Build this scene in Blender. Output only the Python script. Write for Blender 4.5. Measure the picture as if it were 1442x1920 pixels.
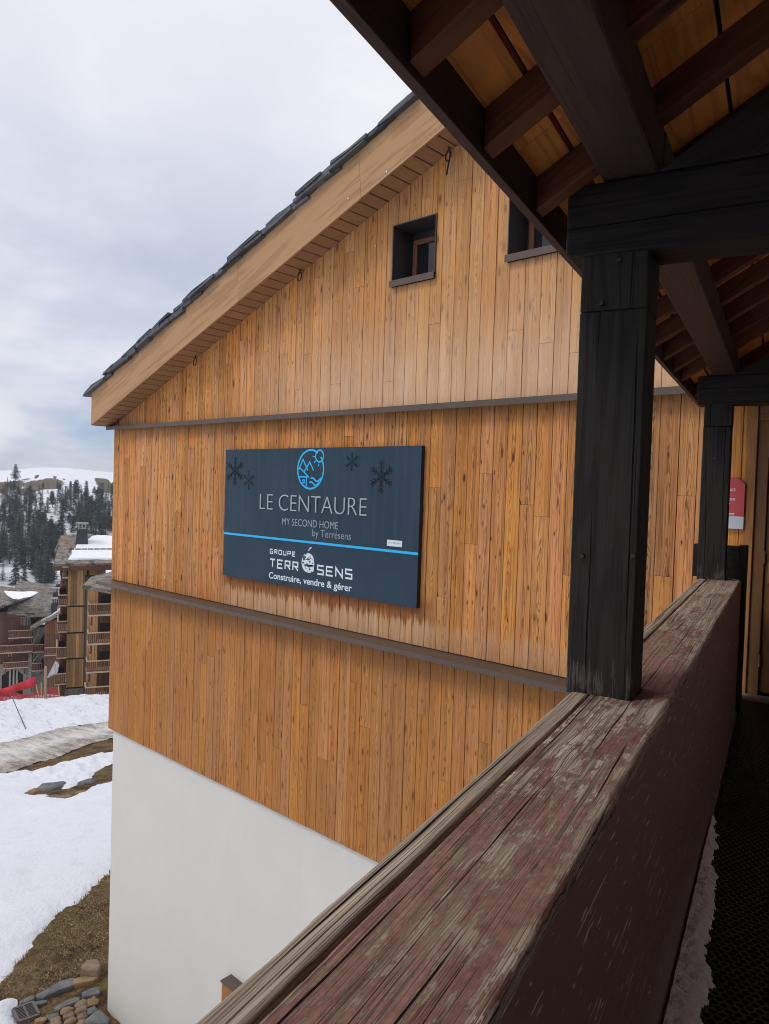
import bpy, bmesh, math, random
import numpy as np
from mathutils import Vector, Matrix, noise as mn

random.seed(7)
rng = np.random.default_rng(7)
sc = bpy.context.scene
col = sc.collection
for o in list(bpy.data.objects):
    bpy.data.objects.remove(o)

# ------------------------------------------------------------------ camera
FPX, CX, CY, PW, PH = 1387.0, 721.0, 960.0, 1442.0, 1920.0
YAW, PITCH, ROLL, PHI = -0.74223118, -0.030375, 0.03223224, -0.24638956
EYE = 1.6                                   # eye height over the walkway floor (z = 0)
fw = np.array([math.sin(YAW) * math.cos(PITCH), math.cos(YAW) * math.cos(PITCH), math.sin(PITCH)])
r0 = np.cross(fw, [0, 0, 1.0]); r0 /= np.linalg.norm(r0)
u0 = np.cross(r0, fw)
rt = r0 * math.cos(ROLL) + u0 * math.sin(ROLL)
up = -r0 * math.sin(ROLL) + u0 * math.cos(ROLL)
cam_data = bpy.data.cameras.new("camera")
cam = bpy.data.objects.new("camera", cam_data)
col.objects.link(cam)
M = Matrix([[rt[i], up[i], -fw[i], 0] for i in range(3)] + [[0, 0, 0, 1]])
M.translation = (0, 0, EYE)
cam.matrix_world = M
cam_data.sensor_fit = 'HORIZONTAL'
cam_data.sensor_width = 36.0
cam_data.lens = 36.0 * FPX / PW
cam_data.clip_start = 0.05
cam_data.clip_end = 6000
sc.camera = cam

# ------------------------------------------------------------------ sky, sun, exposure
SUN_EL, SUN_AZ = math.radians(52), math.radians(205)    # azimuth clockwise from +Y
world = bpy.data.worlds.new("World")
sc.world = world
world.use_nodes = True
wt = world.node_tree
wt.nodes.clear()
def wn(t, **kw):
    n = wt.nodes.new(t)
    for k, v in kw.items():
        setattr(n, k, v)
    return n
wout = wn('ShaderNodeOutputWorld'); wbg = wn('ShaderNodeBackground')
wbg.inputs['Strength'].default_value = 0.1
sky = wn('ShaderNodeTexSky', sky_type='NISHITA', sun_disc=False)
sky.sun_elevation, sky.sun_rotation = SUN_EL, SUN_AZ
sky.altitude, sky.air_density, sky.dust_density = 2000, 1.0, 0.6
wtc = wn('ShaderNodeTexCoord')
wsep = wn('ShaderNodeSeparateXYZ'); wt.links.new(wtc.outputs['Generated'], wsep.inputs[0])
def wmath(op, a, b=None, clamp=False):
    n = wn('ShaderNodeMath', operation=op, use_clamp=clamp)
    for i, v in enumerate((a, b)):
        if v is None: continue
        if isinstance(v, (int, float)): n.inputs[i].default_value = v
        else: wt.links.new(v, n.inputs[i])
    return n.outputs[0]
zc = wmath('MAXIMUM', wsep.outputs[2], 0.0)
def wnoise(scale, detail, rough, dist=0.0, off=0.0, flat=2.4):
    m = wn('ShaderNodeMapping'); m.inputs['Location'].default_value = (off, off * .7, off * .3); m.inputs['Scale'].default_value = (1, 1, flat)
    wt.links.new(wtc.outputs['Generated'], m.inputs[0])
    n = wn('ShaderNodeTexNoise'); n.inputs['Scale'].default_value = scale; n.inputs['Detail'].default_value = detail
    n.inputs['Roughness'].default_value = rough; n.inputs['Distortion'].default_value = dist
    wt.links.new(m.outputs[0], n.inputs['Vector'])
    return n.outputs[0]
def wramp(x, stops):
    r = wn('ShaderNodeValToRGB'); wt.links.new(x, r.inputs[0])
    e = r.color_ramp.elements
    while len(e) < len(stops): e.new(0.5)
    for i, (p, c) in enumerate(stops):
        c = (c, c, c) if isinstance(c, (int, float)) else c
        e[i].position = p; e[i].color = (*c, 1)
    return r.outputs[0]
def wmix(f, a, b):
    n = wn('ShaderNodeMix', data_type='RGBA')
    for k, v in ((0, f), (6, a), (7, b)):
        if isinstance(v, bpy.types.NodeSocket): wt.links.new(v, n.inputs[k])
        else: n.inputs[k].default_value = v if k == 0 else (*v, 1)
    return n.outputs[2]
# clear sky between the clouds: the sky texture behind a thin veil
veil = wramp(zc, [(0.0, (2.9, 3.9, 5.4)), (0.07, (2.9, 4.2, 6.1)), (0.2, (3.9, 4.9, 6.6)), (0.5, (6.4, 6.8, 7.6))])
clear = wmix(0.75, sky.outputs[0], veil)
# cloud deck: bright tops, grey-blue bellies, closing overhead
n1 = wnoise(2.3, 7, .50, .25, 5.3, 1.9); n2 = wnoise(6.0, 7, .55, .2, 1.7, 2.6)
mixn = wmath('ADD', wmath('MULTIPLY', n1, .72), wmath('MULTIPLY', n2, .28))
deck = wramp(mixn, [(0.36, (4.3, 4.9, 6.2)), (0.46, (5.5, 6.0, 7.1)), (0.53, (7.0, 7.2, 7.9)), (0.61, (8.3, 8.3, 8.65))])
hi = wramp(zc, [(0.12, 0.0), (0.28, 0.15), (0.42, 0.6), (0.6, 0.85)])
deck = wmix(hi, deck, (8.55, 8.5, 8.95))
lift = wramp(zc, [(0.0, 0.0), (0.05, 0.05), (0.16, 0.16), (0.3, 0.38), (0.45, 0.5)])
cover = wramp(wmath('ADD', mixn, lift), [(0.50, 0.0), (0.60, 1.0)])
skycol = wmix(cover, clear, deck)
wt.links.new(skycol, wbg.inputs['Color'])
wt.links.new(wbg.outputs[0], wout.inputs[0])

sun_data = bpy.data.lights.new("sun", 'SUN')
sun_data.energy = 1.0
sun_data.angle = math.radians(14)
sun_data.color = (1.0, 0.955, 0.89)
sun = bpy.data.objects.new("sun", sun_data); col.objects.link(sun)
sdir = Vector((math.sin(SUN_AZ) * math.cos(SUN_EL), math.cos(SUN_AZ) * math.cos(SUN_EL), math.sin(SUN_EL)))
sun.rotation_euler = sdir.to_track_quat('Z', 'Y').to_euler()
sun.location = (0, -5, 30)

sc.view_settings.view_transform = 'Standard'
sc.view_settings.look = 'None'
sc.view_settings.exposure = 0.15
sc.view_settings.gamma = 1.0
sc.view_settings.use_curve_mapping = False
sc.render.engine = 'CYCLES'
sc.cycles.use_denoising = True
sc.cycles.max_bounces = 8
sc.cycles.diffuse_bounces = 7
sc.cycles.filter_width = 1.0

# ------------------------------------------------------------------ frames and pixel rays (surveying the place from the photograph)
def ray(p):
    return rt * (p[0] - CX) - up * (p[1] - CY) + fw * FPX
E0 = np.array([0, 0, EYE])
def frame(x, y, z, o=(0, 0, 0)):
    return (np.array([x, y, z], float).T, np.array(o, float))
WF = frame((1, 0, 0), (0, 1, 0), (0, 0, 1))
ke = np.array([math.cos(PHI), -math.sin(PHI), 0]); kg = np.array([math.sin(PHI), math.cos(PHI), 0])
KF = frame(ke, kg, (0, 0, 1), (0, 0, EYE))             # walkway: u across, v along, z from the eye
A = ray((110, 900)); A[2] = 0; A /= np.linalg.norm(A)
B = np.array([A[1], -A[0], 0])
GF = frame(B, A, (0, 0, 1), (0, 0, EYE))               # the view into the village: s right, d away, z from the eye
def g_at(p, d):
    r = ray(p); r = r * (d / (r @ A)); return np.array([r @ B, d, r[2]])
def w_at(p, Y):
    r = ray(p); return r * (Y / r[1])
def X(fr, pts):
    return np.asarray(pts, float) @ fr[0].T + fr[1]

# ------------------------------------------------------------------ mesh builder
class MB:
    def __init__(s):
        s.v = []; s.f = []; s.m = []; s.uv = []; s.t = []; s.n = 0
    def add(s, verts, faces, uvs, mat=0, tone=None):
        tone = random.random() if tone is None else tone
        s.v.append(np.asarray(verts, float))
        for f, u in zip(faces, uvs):
            s.f.append([i + s.n for i in f]); s.uv.append(u); s.m.append(mat); s.t.append(tone)
        s.n += len(verts)
        return s
    def box(s, fr, lo, hi, grain=2, mat=0, tone=None, jit=0.0):
        lo = np.array(lo, float); hi = np.array(hi, float)
        c = np.array([[(lo, hi)[(i >> k) & 1][k] for k in range(3)] for i in range(8)])
        if jit: c = c + rng.uniform(-jit, jit, c.shape)
        fs = [(0, 2, 3, 1), (4, 5, 7, 6), (0, 1, 5, 4), (2, 6, 7, 3), (0, 4, 6, 2), (1, 3, 7, 5)]
        ax = [2, 2, 1, 1, 0, 0]
        ou, ov = random.random() * 40, random.random() * 40
        uvs = []
        for f, a in zip(fs, ax):
            o = [k for k in range(3) if k != a]
            gu = grain if grain in o else o[0]
            gv = [k for k in o if k != gu][0]
            uvs.append([(c[i][gu] + ou, c[i][gv] + ov + a * 3.3) for i in f])
        if np.linalg.det(fr[0]) < 0: fs = [f[::-1] for f in fs]; uvs = [u[::-1] for u in uvs]
        return s.add(X(fr, c), fs, uvs, mat, tone)
    def prism(s, fr, poly, axis, lo, hi, mat=0, tone=None, grain_dir=None):
        """poly in the two other axes (in order), extruded along axis"""
        o = [k for k in range(3) if k != axis]
        n = len(poly); P = np.array(poly, float)
        area = sum(P[i][0] * P[(i + 1) % n][1] - P[(i + 1) % n][0] * P[i][1] for i in range(n))
        c = np.zeros((2 * n, 3))
        for k, h in ((0, lo), (1, hi)):
            c[k * n:(k + 1) * n, o[0]] = P[:, 0]; c[k * n:(k + 1) * n, o[1]] = P[:, 1]; c[k * n:(k + 1) * n, axis] = h
        flip = (area < 0) ^ (axis == 1)
        fs = [list(range(n))[::-1], list(range(n, 2 * n))] + [[i, (i + 1) % n, n + (i + 1) % n, n + i] for i in range(n)]
        if flip: fs = [f[::-1] for f in fs]
        gd = np.array(grain_dir if grain_dir is not None else (1, 0), float); gd /= np.linalg.norm(gd)
        ou, ov = random.random() * 40, random.random() * 40
        def uv(i, side):
            p = c[i][o]; g = p @ gd; h = p[1] * gd[0] - p[0] * gd[1]
            return (g + ou, (c[i][axis] if side else h) + ov)
        uvs = [[uv(i, k > 1) for i in f] for k, f in enumerate(fs)]
        return s.add(X(fr, c), fs, uvs, mat, tone)
    def tube(s, pts, r, n=6, mat=0, tone=None, closed=False, caps=True):
        pts = [np.array(p, float) for p in pts]; m = len(pts)
        rr = r if hasattr(r, '__len__') else [r] * m
        vs = []; 
        for i, p in enumerate(pts):
            a = pts[(i + 1) % m] if (closed or i + 1 < m) else p
            b = pts[i - 1] if (closed or i > 0) else p
            t = a - b; t /= np.linalg.norm(t) + 1e-12
            h = np.array([0, 0, 1.0]) if abs(t[2]) < .9 else np.array([1.0, 0, 0])
            x = np.cross(t, h); x /= np.linalg.norm(x); y = np.cross(t, x)
            for k in range(n):
                q = 2 * math.pi * k / n
                vs.append(p + rr[i] * (x * math.cos(q) + y * math.sin(q)))
        fs = []; uvs = []
        for i in range(m if closed else m - 1):
            for k in range(n):
                j = (i + 1) % m
                f = [i * n + k, j * n + k, j * n + (k + 1) % n, i * n + (k + 1) % n][::-1]
                fs.append(f); uvs.append([(i * .1, k * .02)] * 4)
        if caps and not closed:
            fs.append(list(range(n))); uvs.append([(0, 0)] * n)
            fs.append(list(range((m - 1) * n, m * n))[::-1]); uvs.append([(0, 0)] * n)
        return s.add(vs, fs, uvs, mat, tone)
    def quad(s, pts, mat=0, tone=None, uv=None):
        n = len(pts)
        return s.add(pts, [list(range(n))], [uv or [(p[0], p[2]) for p in pts]], mat, tone)
    def build(s, name, mats, parent=None, smooth=False, bevel=0.0, segs=2):
        me = bpy.data.meshes.new(name)
        V = np.concatenate(s.v) if s.v else np.zeros((0, 3))
        off = np.array(parent['_o']) if parent is not None and '_o' in parent.keys() else np.zeros(3)
        me.from_pydata((V - off).tolist(), [], s.f)
        for m in (mats if isinstance(mats, (list, tuple)) else [mats]): me.materials.append(m)
        me.polygons.foreach_set('material_index', s.m)
        ul = me.uv_layers.new(name='UVMap')
        ul.data.foreach_set('uv', [c for f in s.uv for p in f for c in p])
        at = me.attributes.new('tone', 'FLOAT', 'FACE'); at.data.foreach_set('value', s.t)
        if smooth: me.polygons.foreach_set('use_smooth', [True] * len(s.f))
        me.update()
        o = bpy.data.objects.new(name, me); col.objects.link(o)
        if parent is not None: o.parent = parent; o['_o'] = [float(c) for c in off]
        if bevel:
            b = o.modifiers.new('bevel', 'BEVEL'); b.width = bevel; b.segments = segs; b.limit_method = 'ANGLE'; b.angle_limit = math.radians(40)
        return o

def mesh_obj(name, verts, faces, mat, parent=None, smooth=True, uv=None, attrs=None):
    me = bpy.data.meshes.new(name)
    off = np.array(parent['_o']) if parent is not None and '_o' in parent.keys() else np.zeros(3)
    V = np.asarray(verts, float) - off
    F = np.asarray(faces, np.int32)
    me.vertices.add(len(V)); me.vertices.foreach_set('co', V.ravel())
    k = F.shape[1]
    me.loops.add(F.size); me.loops.foreach_set('vertex_index', F.ravel())
    me.polygons.add(len(F)); me.polygons.foreach_set('loop_start', np.arange(len(F), dtype=np.int32) * k)
    me.polygons.foreach_set('use_smooth', [smooth] * len(F))
    me.materials.append(mat)
    if uv is not None:
        ul = me.uv_layers.new(name='UVMap'); ul.data.foreach_set('uv', np.asarray(uv, float)[F.ravel()].ravel())
    for nme, arr in (attrs or {}).items():
        a = me.attributes.new(nme, 'FLOAT', 'POINT'); a.data.foreach_set('value', np.asarray(arr, float))
    me.update(calc_edges=True); me.validate()
    o = bpy.data.objects.new(name, me); col.objects.link(o)
    if parent is not None: o.parent = parent; o['_o'] = [float(c) for c in off]
    return o

def tag(o, label, cat, group=None, kind=None):
    if label: o['label'] = label
    if cat: o['category'] = cat
    if group: o['group'] = group
    if kind: o['kind'] = kind
    return o
def thing(name, loc, label, cat, group=None):
    o = bpy.data.objects.new(name, None); col.objects.link(o)
    o.empty_display_size = 0.2
    o.location = loc; o['_o'] = [float(c) for c in loc]
    return tag(o, label, cat, group)
def structure(o):
    o['kind'] = 'structure'; return o

# ------------------------------------------------------------------ materials
class NT:
    def __init__(s, name):
        s.mat = bpy.data.materials.new(name); s.mat.use_nodes = True
        s.t = s.mat.node_tree; s.t.nodes.clear()
        s.out = s.n('ShaderNodeOutputMaterial'); s.b = s.n('ShaderNodeBsdfPrincipled')
        s.t.links.new(s.b.outputs[0], s.out.inputs[0])
    def n(s, t, **kw):
        n = s.t.nodes.new(t)
        for k, v in kw.items(): setattr(n, k, v)
        return n
    def set(s, sock, v):
        if v is None: return
        if isinstance(v, bpy.types.NodeSocket): s.t.links.new(v, sock)
        elif isinstance(v, (tuple, list)) and len(v) == 3 and sock.type == 'RGBA': sock.default_value = (*v, 1)
        else: sock.default_value = v
    def math(s, op, a, b=None, c=None, clamp=False):
        n = s.n('ShaderNodeMath', operation=op, use_clamp=clamp)
        for i, v in enumerate((a, b, c)): s.set(n.inputs[i], v)
        return n.outputs[0]
    def uv(s):
        n = s.n('ShaderNodeUVMap', uv_map='UVMap'); x = s.n('ShaderNodeSeparateXYZ'); s.t.links.new(n.outputs[0], x.inputs[0])
        return x.outputs[0], x.outputs[1]
    def pos(s):
        n = s.n('ShaderNodeNewGeometry'); x = s.n('ShaderNodeSeparateXYZ'); s.t.links.new(n.outputs['Position'], x.inputs[0])
        return n.outputs['Position'], x.outputs[0], x.outputs[1], x.outputs[2]
    def obj(s):
        return s.n('ShaderNodeTexCoord').outputs['Object']
    def attr(s, name):
        return s.n('ShaderNodeAttribute', attribute_name=name).outputs['Fac']
    def vec(s, x, y, z=0.0):
        n = s.n('ShaderNodeCombineXYZ')
        for i, v in enumerate((x, y, z)): s.set(n.inputs[i], v)
        return n.outputs[0]
    def noise(s, v, scale=1.0, detail=4, rough=.55, dist=0.0):
        n = s.n('ShaderNodeTexNoise'); s.set(n.inputs['Vector'], v)
        for k, x in (('Scale', scale), ('Detail', detail), ('Roughness', rough), ('Distortion', dist)): s.set(n.inputs[k], x)
        return n.outputs[0]
    def voro(s, v, scale=1.0, feature='F1', rand=1.0, out='Distance'):
        n = s.n('ShaderNodeTexVoronoi', feature=feature); s.set(n.inputs['Vector'], v); s.set(n.inputs['Scale'], scale); s.set(n.inputs['Randomness'], rand)
        return n.outputs[out]
    def ramp(s, x, stops, interp='LINEAR'):
        r = s.n('ShaderNodeValToRGB'); s.set(r.inputs[0], x); r.color_ramp.interpolation = interp
        e = r.color_ramp.elements
        while len(e) < len(stops): e.new(.5)
        for i, (p, c) in enumerate(stops):
            e[i].position = p; c = (c, c, c) if isinstance(c, (int, float)) else c; e[i].color = (*c, 1)
        return r.outputs[0]
    def ss(s, x, lo, hi):
        n = s.n('ShaderNodeMapRange', interpolation_type='SMOOTHSTEP'); s.set(n.inputs[0], x); s.set(n.inputs[1], lo); s.set(n.inputs[2], hi)
        return n.outputs[0]
    def mix(s, f, a, b, mode='MIX'):
        n = s.n('ShaderNodeMix', data_type='RGBA', blend_type=mode); s.set(n.inputs[0], f); s.set(n.inputs[6], a); s.set(n.inputs[7], b)
        return n.outputs[2]
    def cracks(s, U, V, k, freq=14.0, width=.03, wob=.8, keep=(.45, .55), stretch=.5):
        """thin drying cracks that run along the grain"""
        x = s.math('ADD', s.math('MULTIPLY', V, freq), s.math('MULTIPLY', s.noise(s.vec(s.math('MULTIPLY', U, stretch), s.math('MULTIPLY', V, 2.0), k), 1.0, 3, .5), wob))
        x = s.math('ADD', x, s.math('MULTIPLY', k, .137) if isinstance(k, bpy.types.NodeSocket) else k * .137)
        fl = s.math('FLOOR', x)
        d = s.math('ABSOLUTE', s.math('SUBTRACT', s.math('FRACT', x), .5))
        on = s.noise(s.vec(s.math('MULTIPLY', U, 1.1), s.math('MULTIPLY', fl, 7.7), k), 1.0, 2, .5)
        on = s.ss(on, keep[0], keep[1])
        w = s.math('MULTIPLY', on, width)
        return s.math('MULTIPLY', s.ss(d, s.math('ADD', w, .006), s.math('MULTIPLY', w, .4)), on)
    def bump(s, h, strength=.3, dist=.01, nrm=None):
        n = s.n('ShaderNodeBump'); s.set(n.inputs['Height'], h); s.set(n.inputs['Strength'], strength); s.set(n.inputs['Distance'], dist)
        if nrm is not None: s.set(n.inputs['Normal'], nrm)
        return n.outputs[0]
    def done(s, color, rough=.6, normal=None, spec=.5, metal=0.0, **kw):
        s.set(s.b.inputs['Base Color'], color); s.set(s.b.inputs['Roughness'], rough)
        s.set(s.b.inputs['Specular IOR Level'], spec); s.set(s.b.inputs['Metallic'], metal)
        if normal is not None: s.set(s.b.inputs['Normal'], normal)
        for k, v in kw.items(): s.set(s.b.inputs[k], v)
        return s.mat

def plain(name, c, rough=.6, spec=.4, var=.12, scale=8.0, metal=0.0, bump=0.0):
    t = NT(name); p = t.obj()
    n = t.noise(p, scale, 5, .6)
    colr = t.mix(t.ramp(n, [(.3, 0.0), (.7, 1.0)]), tuple(x * (1 - var) for x in c), tuple(min(1, x * (1 + var)) for x in c))
    nr = t.bump(t.noise(p, scale * 12, 3, .6), bump, .004) if bump else None
    return t.done(colr, rough, nr, spec, metal)

def wood(name, light, dark, knot=None, vary=.35, rough=.6, spec=.35, bump=.25, figure=22.0, fibre=.35, hue=.0, cracks=0.0, dirt=0.0):
    """timber by UV: U along the grain in metres, V across"""
    t = NT(name); U, V = t.uv(); tone = t.attr('tone')
    k = t.math('MULTIPLY', tone, 61.0)
    base = t.noise(t.vec(t.math('MULTIPLY', U, .55), t.math('MULTIPLY', V, 7.0), k), 1.0, 2, .5)
    rings = t.math('SINE', t.math('MULTIPLY', base, figure * 4))
    rings = t.ss(rings, -.2, 1.0)
    fib = t.noise(t.vec(t.math('MULTIPLY', U, 2.2), t.math('MULTIPLY', V, 150.0), k), 1.0, 3, .6)
    fac = t.math('ADD', t.math('MULTIPLY', rings, .55), t.math('MULTIPLY', t.math('SUBTRACT', fib, .5), fibre * 2.2), clamp=True)
    c = t.mix(fac, light, dark)
    h = t.math('ADD', t.math('MULTIPLY', fib, .7), t.math('MULTIPLY', rings, -.3))
    if knot:
        kv = t.vec(t.math('MULTIPLY', U, 1.9), t.math('MULTIPLY', V, 6.2), k)
        d = t.voro(kv, 1.0); cc = t.n('ShaderNodeSeparateColor'); t.set(cc.inputs[0], t.voro(kv, 1.0, out='Color'))
        on = t.ss(cc.outputs[0], .36, .40)
        wob = t.math('ADD', d, t.math('MULTIPLY', t.math('SUBTRACT', fib, .5), .03))
        km = t.math('MULTIPLY', t.ss(wob, .12, .06), on)
        halo = t.math('MULTIPLY', t.ss(wob, .24, .08), on)
        c = t.mix(t.math('MULTIPLY', halo, .55), c, dark)
        c = t.mix(t.math('MULTIPLY', km, .95), c, knot)
    val = t.math('ADD', t.math('MULTIPLY', t.math('SUBTRACT', t.math('FRACT', t.math('MULTIPLY', tone, 7.31)), .5), vary), 1.0)
    hs = t.n('ShaderNodeHueSaturation'); t.set(hs.inputs['Color'], c); t.set(hs.inputs['Value'], val)
    if hue: t.set(hs.inputs['Hue'], t.math('ADD', t.math('MULTIPLY', t.math('SUBTRACT', t.math('FRACT', t.math('MULTIPLY', tone, 13.7)), .5), hue), .5))
    c = hs.outputs[0]
    if dirt:
        p, x, y, z = t.pos()
        c = t.mix(t.math('MULTIPLY', t.ramp(t.noise(p, 2.3, 5, .6), [(.45, 0.), (.75, 1.)]), dirt), c, tuple(q * .35 for q in dark))
    if cracks:
        cm = t.math('MAXIMUM', t.cracks(U, V, k, 9.0, .020, .8, (.47, .57)), t.math('MULTIPLY', t.cracks(U, V, t.math('ADD', k, 5.0), 38.0, .05, 1.3, (.56, .64)), .7))
        c = t.mix(t.math('MULTIPLY', cm, cracks), c, (.003, .003, .003))
        h = t.math('SUBTRACT', h, t.math('MULTIPLY', cm, 5.0))
    return t, c, t.bump(h, bump, .003), rough, spec
def wood_done(args, **kw):
    t, c, nrm, rough, spec = args
    return t.done(c, rough, nrm, spec, **kw)
# ------------------------------------------------------------------ shared materials
M_amber = wood_done(wood('amber_boards', (.76, .27, .055), (.46, .145, .028), (.05, .015, .006), vary=.45, rough=.65, bump=.3, dirt=.5))
M_brown = wood_done(wood('dark_brown_timber', (.040, .021, .017), (.022, .011, .009), None, vary=.3, rough=.6, bump=.35, cracks=.9))
M_rafter = wood_done(wood('rafter_timber', (.125, .045, .018), (.065, .022, .009), (.03, .01, .005), vary=.35, rough=.65, bump=.4, dirt=.4))
M_black = wood_done(wood('black_timber', (.022, .019, .017), (.010, .0085, .0075), None, vary=.2, rough=.75, spec=.2, bump=.8, cracks=1.0, figure=16))
M_metal_dark = plain('dark_bronze_metal', (.088, .060, .046), .45, .5, .10, 3.0)
M_black_iron = plain('black_iron', (.012, .012, .012), .5, .5)
M_steel = plain('worn_bolt', (.07, .058, .04), .45, .5, .2, 30, .8)
M_galv = plain('galvanised', (.42, .42, .42), .5, .5, .15, 30, .6)
M_void = plain('dark_backing', (.006, .005, .004), .9, .1)

# black post with the stain worn away at its foot
def post_mat():
    t, c, nrm, rough, spec = wood('worn_black_post', (.027, .0245, .022), (.011, .010, .009), None, vary=.1, rough=.75, spec=.2, bump=.9, cracks=1.0, figure=14)
    p, x, y, z = t.pos()
    U, V = t.uv()
    grain = t.noise(t.vec(t.math('MULTIPLY', U, 5.0), t.math('MULTIPLY', V, 160.0), 3.0), 1.0, 4, .6)
    patch = t.noise(t.vec(t.math('MULTIPLY', U, 6.0), t.math('MULTIPLY', V, 16.0), 8.0), 1.0, 4, .6)
    low = t.ss(z, 1.36, 1.03)
    m = t.math('ADD', t.math('MULTIPLY', low, .34), t.math('ADD', .5, t.math('MULTIPLY', t.math('SUBTRACT', t.math('ADD', grain, patch), 1.0), .75)))
    m = t.ss(m, .84, .92)
    bare = t.mix(grain, (.20, .165, .14), (.07, .055, .048))
    c = t.mix(t.math('MULTIPLY', m, .62), c, bare)
    return t.done(c, rough, nrm, spec)
M_post = post_mat()

# weathered rail boards: silver-grey wood, deep grain, flaking red paint
def rail_mat(name, paint):
    t = NT(name); U, V = t.uv()
    def n2(fu, fv, k, det=4, ro=.6, vv=None): return t.noise(t.vec(t.math('MULTIPLY', U, fu), t.math('MULTIPLY', vv if vv is not None else V, fv), k), 1.0, det, ro)
    # knots pull the grain around them
    kv = t.vec(t.math('MULTIPLY', U, 2.3), t.math('MULTIPLY', V, 8.0), 4.0)
    d = t.voro(kv, 1.0); cc = t.n('ShaderNodeSeparateColor'); t.set(cc.inputs[0], t.voro(kv, 1.0, out='Color'))
    on = t.ss(cc.outputs[0], .62, .64)
    V2 = t.math('ADD', V, t.math('MULTIPLY', t.math('SUBTRACT', n2(.9, 2.5, 0.0, 2, .5), .5), .030))
    V2 = t.math('ADD', V2, t.math('MULTIPLY', t.math('MULTIPLY', t.ss(d, .42, .10), on), .018))
    fib = n2(3.5, 430.0, 1.0, 3, .65, V2)
    ring = n2(1.0, 170.0, 5.0, 4, .6, V2)
    ring2 = n2(.5, 60.0, 6.0, 3, .55, V2)
    big = n2(1.3, 3.2, 7.0, 4, .6)
    wf = t.math('ADD', t.math('MULTIPLY', ring, .6), t.math('MULTIPLY', ring2, .4))
    wood_c = t.ramp(wf, [(.36, (.085, .062, .045)), (.46, (.33, .265, .20)), (.55, (.50, .42, .335)), (.66, (.68, .60, .50))])
    wood_c = t.mix(t.ramp(fib, [(.36, .88), (.49, 0.)]), wood_c, (.040, .030, .023))
    wood_c = t.mix(t.math('MULTIPLY', t.ramp(big, [(.42, 0.), (.70, 1.)]), .5), wood_c, (.20, .13, .075))
    kn = t.math('MULTIPLY', t.ss(t.math('ADD', d, t.math('MULTIPLY', t.math('SUBTRACT', ring, .5), .08)), .17, .11), on)
    kring = t.ss(t.math('SINE', t.math('MULTIPLY', d, 190.0)), -.3, .8)
    wood_c = t.mix(kn, wood_c, t.mix(kring, (.12, .085, .06), (.34, .28, .22)))
    # drying cracks, straight along the grain
    cr = t.cracks(U, V2, 3.0, 19.0, .032, 1.3, (.50, .58), .7)
    cr2 = t.cracks(U, V2, 8.0, 70.0, .06, 1.2, (.54, .60), 1.6)
    cr = t.math('MAXIMUM', cr, t.math('MULTIPLY', cr2, .85))
    h = t.math('ADD', t.math('MULTIPLY', fib, .8), t.math('MULTIPLY', wf, 1.1))
    if paint:
        chip = n2(16.0, 52.0, 2.0, 6, .68); cross = n2(46.0, 60.0, 3.0, 4, .65); patch = n2(3.6, 9.0, 8.0, 4, .6)
        s = t.math('ADD', t.math('MULTIPLY', patch, .85), t.math('MULTIPLY', t.math('SUBTRACT', chip, .5), .95))
        for term, w in ((cross, .40), (wf, .9), (fib, .6), (big, .5)):
            s = t.math('ADD', s, t.math('MULTIPLY', t.math('SUBTRACT', term, .5), w))
        s = t.math('ADD', s, t.attr('paint'))
        pm = t.math('MULTIPLY', t.ss(s, .412, .426), t.math('SUBTRACT', 1.0, t.math('MULTIPLY', kn, .8)))
        red = t.ramp(t.math('ADD', t.math('MULTIPLY', cross, .5), t.math('MULTIPLY', big, .5)), [(.35, (.155, .074, .058)), (.5, (.25, .128, .102)), (.65, (.35, .20, .165))])
        red = t.mix(t.ramp(fib, [(.36, .85), (.48, 0.)]), red, (.05, .024, .02))
        c = t.mix(pm, wood_c, red)
        h = t.math('ADD', h, t.math('MULTIPLY', pm, .7))
    else:
        c = wood_c
    c = t.mix(cr, c, (.008, .006, .005))
    h = t.math('SUBTRACT', h, t.math('MULTIPLY', cr, 4.0))
    return t.done(c, .8, t.bump(h, .8, .0025), .2)
M_cap_in = rail_mat('flaking_red_rail', True)
M_cap_out = rail_mat('bare_grey_rail', False)

# inner face of the rail: dark red-brown paint with scratches, greyed towards the wet foot
def panel_mat():
    t = NT('rail_panel_paint'); U, V = t.uv(); p, x, y, z = t.pos()
    grain = t.noise(t.vec(t.math('MULTIPLY', U, 2.0), t.math('MULTIPLY', V, 120.0), 0.0), 1.0, 4, .6)
    c = t.mix(grain, (.185, .098, .088), (.265, .148, .132))
    # scratches: short and long, most along the board, some aslant
    m = None
    for fu, fv, sk, k, lo in ((9.0, 75.0, 14.0, 2.0, .665), (3.0, 110.0, -9.0, 5.0, .68), (26.0, 60.0, 30.0, 9.0, .70)):
        q = t.noise(t.vec(t.math('ADD', t.math('MULTIPLY', U, fu), t.math('MULTIPLY', V, sk)), t.math('MULTIPLY', V, fv), k), 1.0, 2, .5)
        q = t.ss(q, lo, lo + .02); m = q if m is None else t.math('MAXIMUM', m, q)
    c = t.mix(t.math('MULTIPLY', m, .95), c, (.72, .56, .44))
    wet = t.math('ADD', t.ss(z, .50, .03), t.math('MULTIPLY', t.math('SUBTRACT', t.noise(t.vec(t.math('MULTIPLY', U, 1.5), t.math('MULTIPLY', V, 9.0), 3.0), 1.0, 5, .6), .5), 1.6))
    c = t.mix(t.math('MULTIPLY', t.ss(wet, .45, .95), .62), c, (.22, .175, .165))
    return t.done(c, .5, t.bump(grain, .3, .003), .4)
M_panel = panel_mat()

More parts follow.
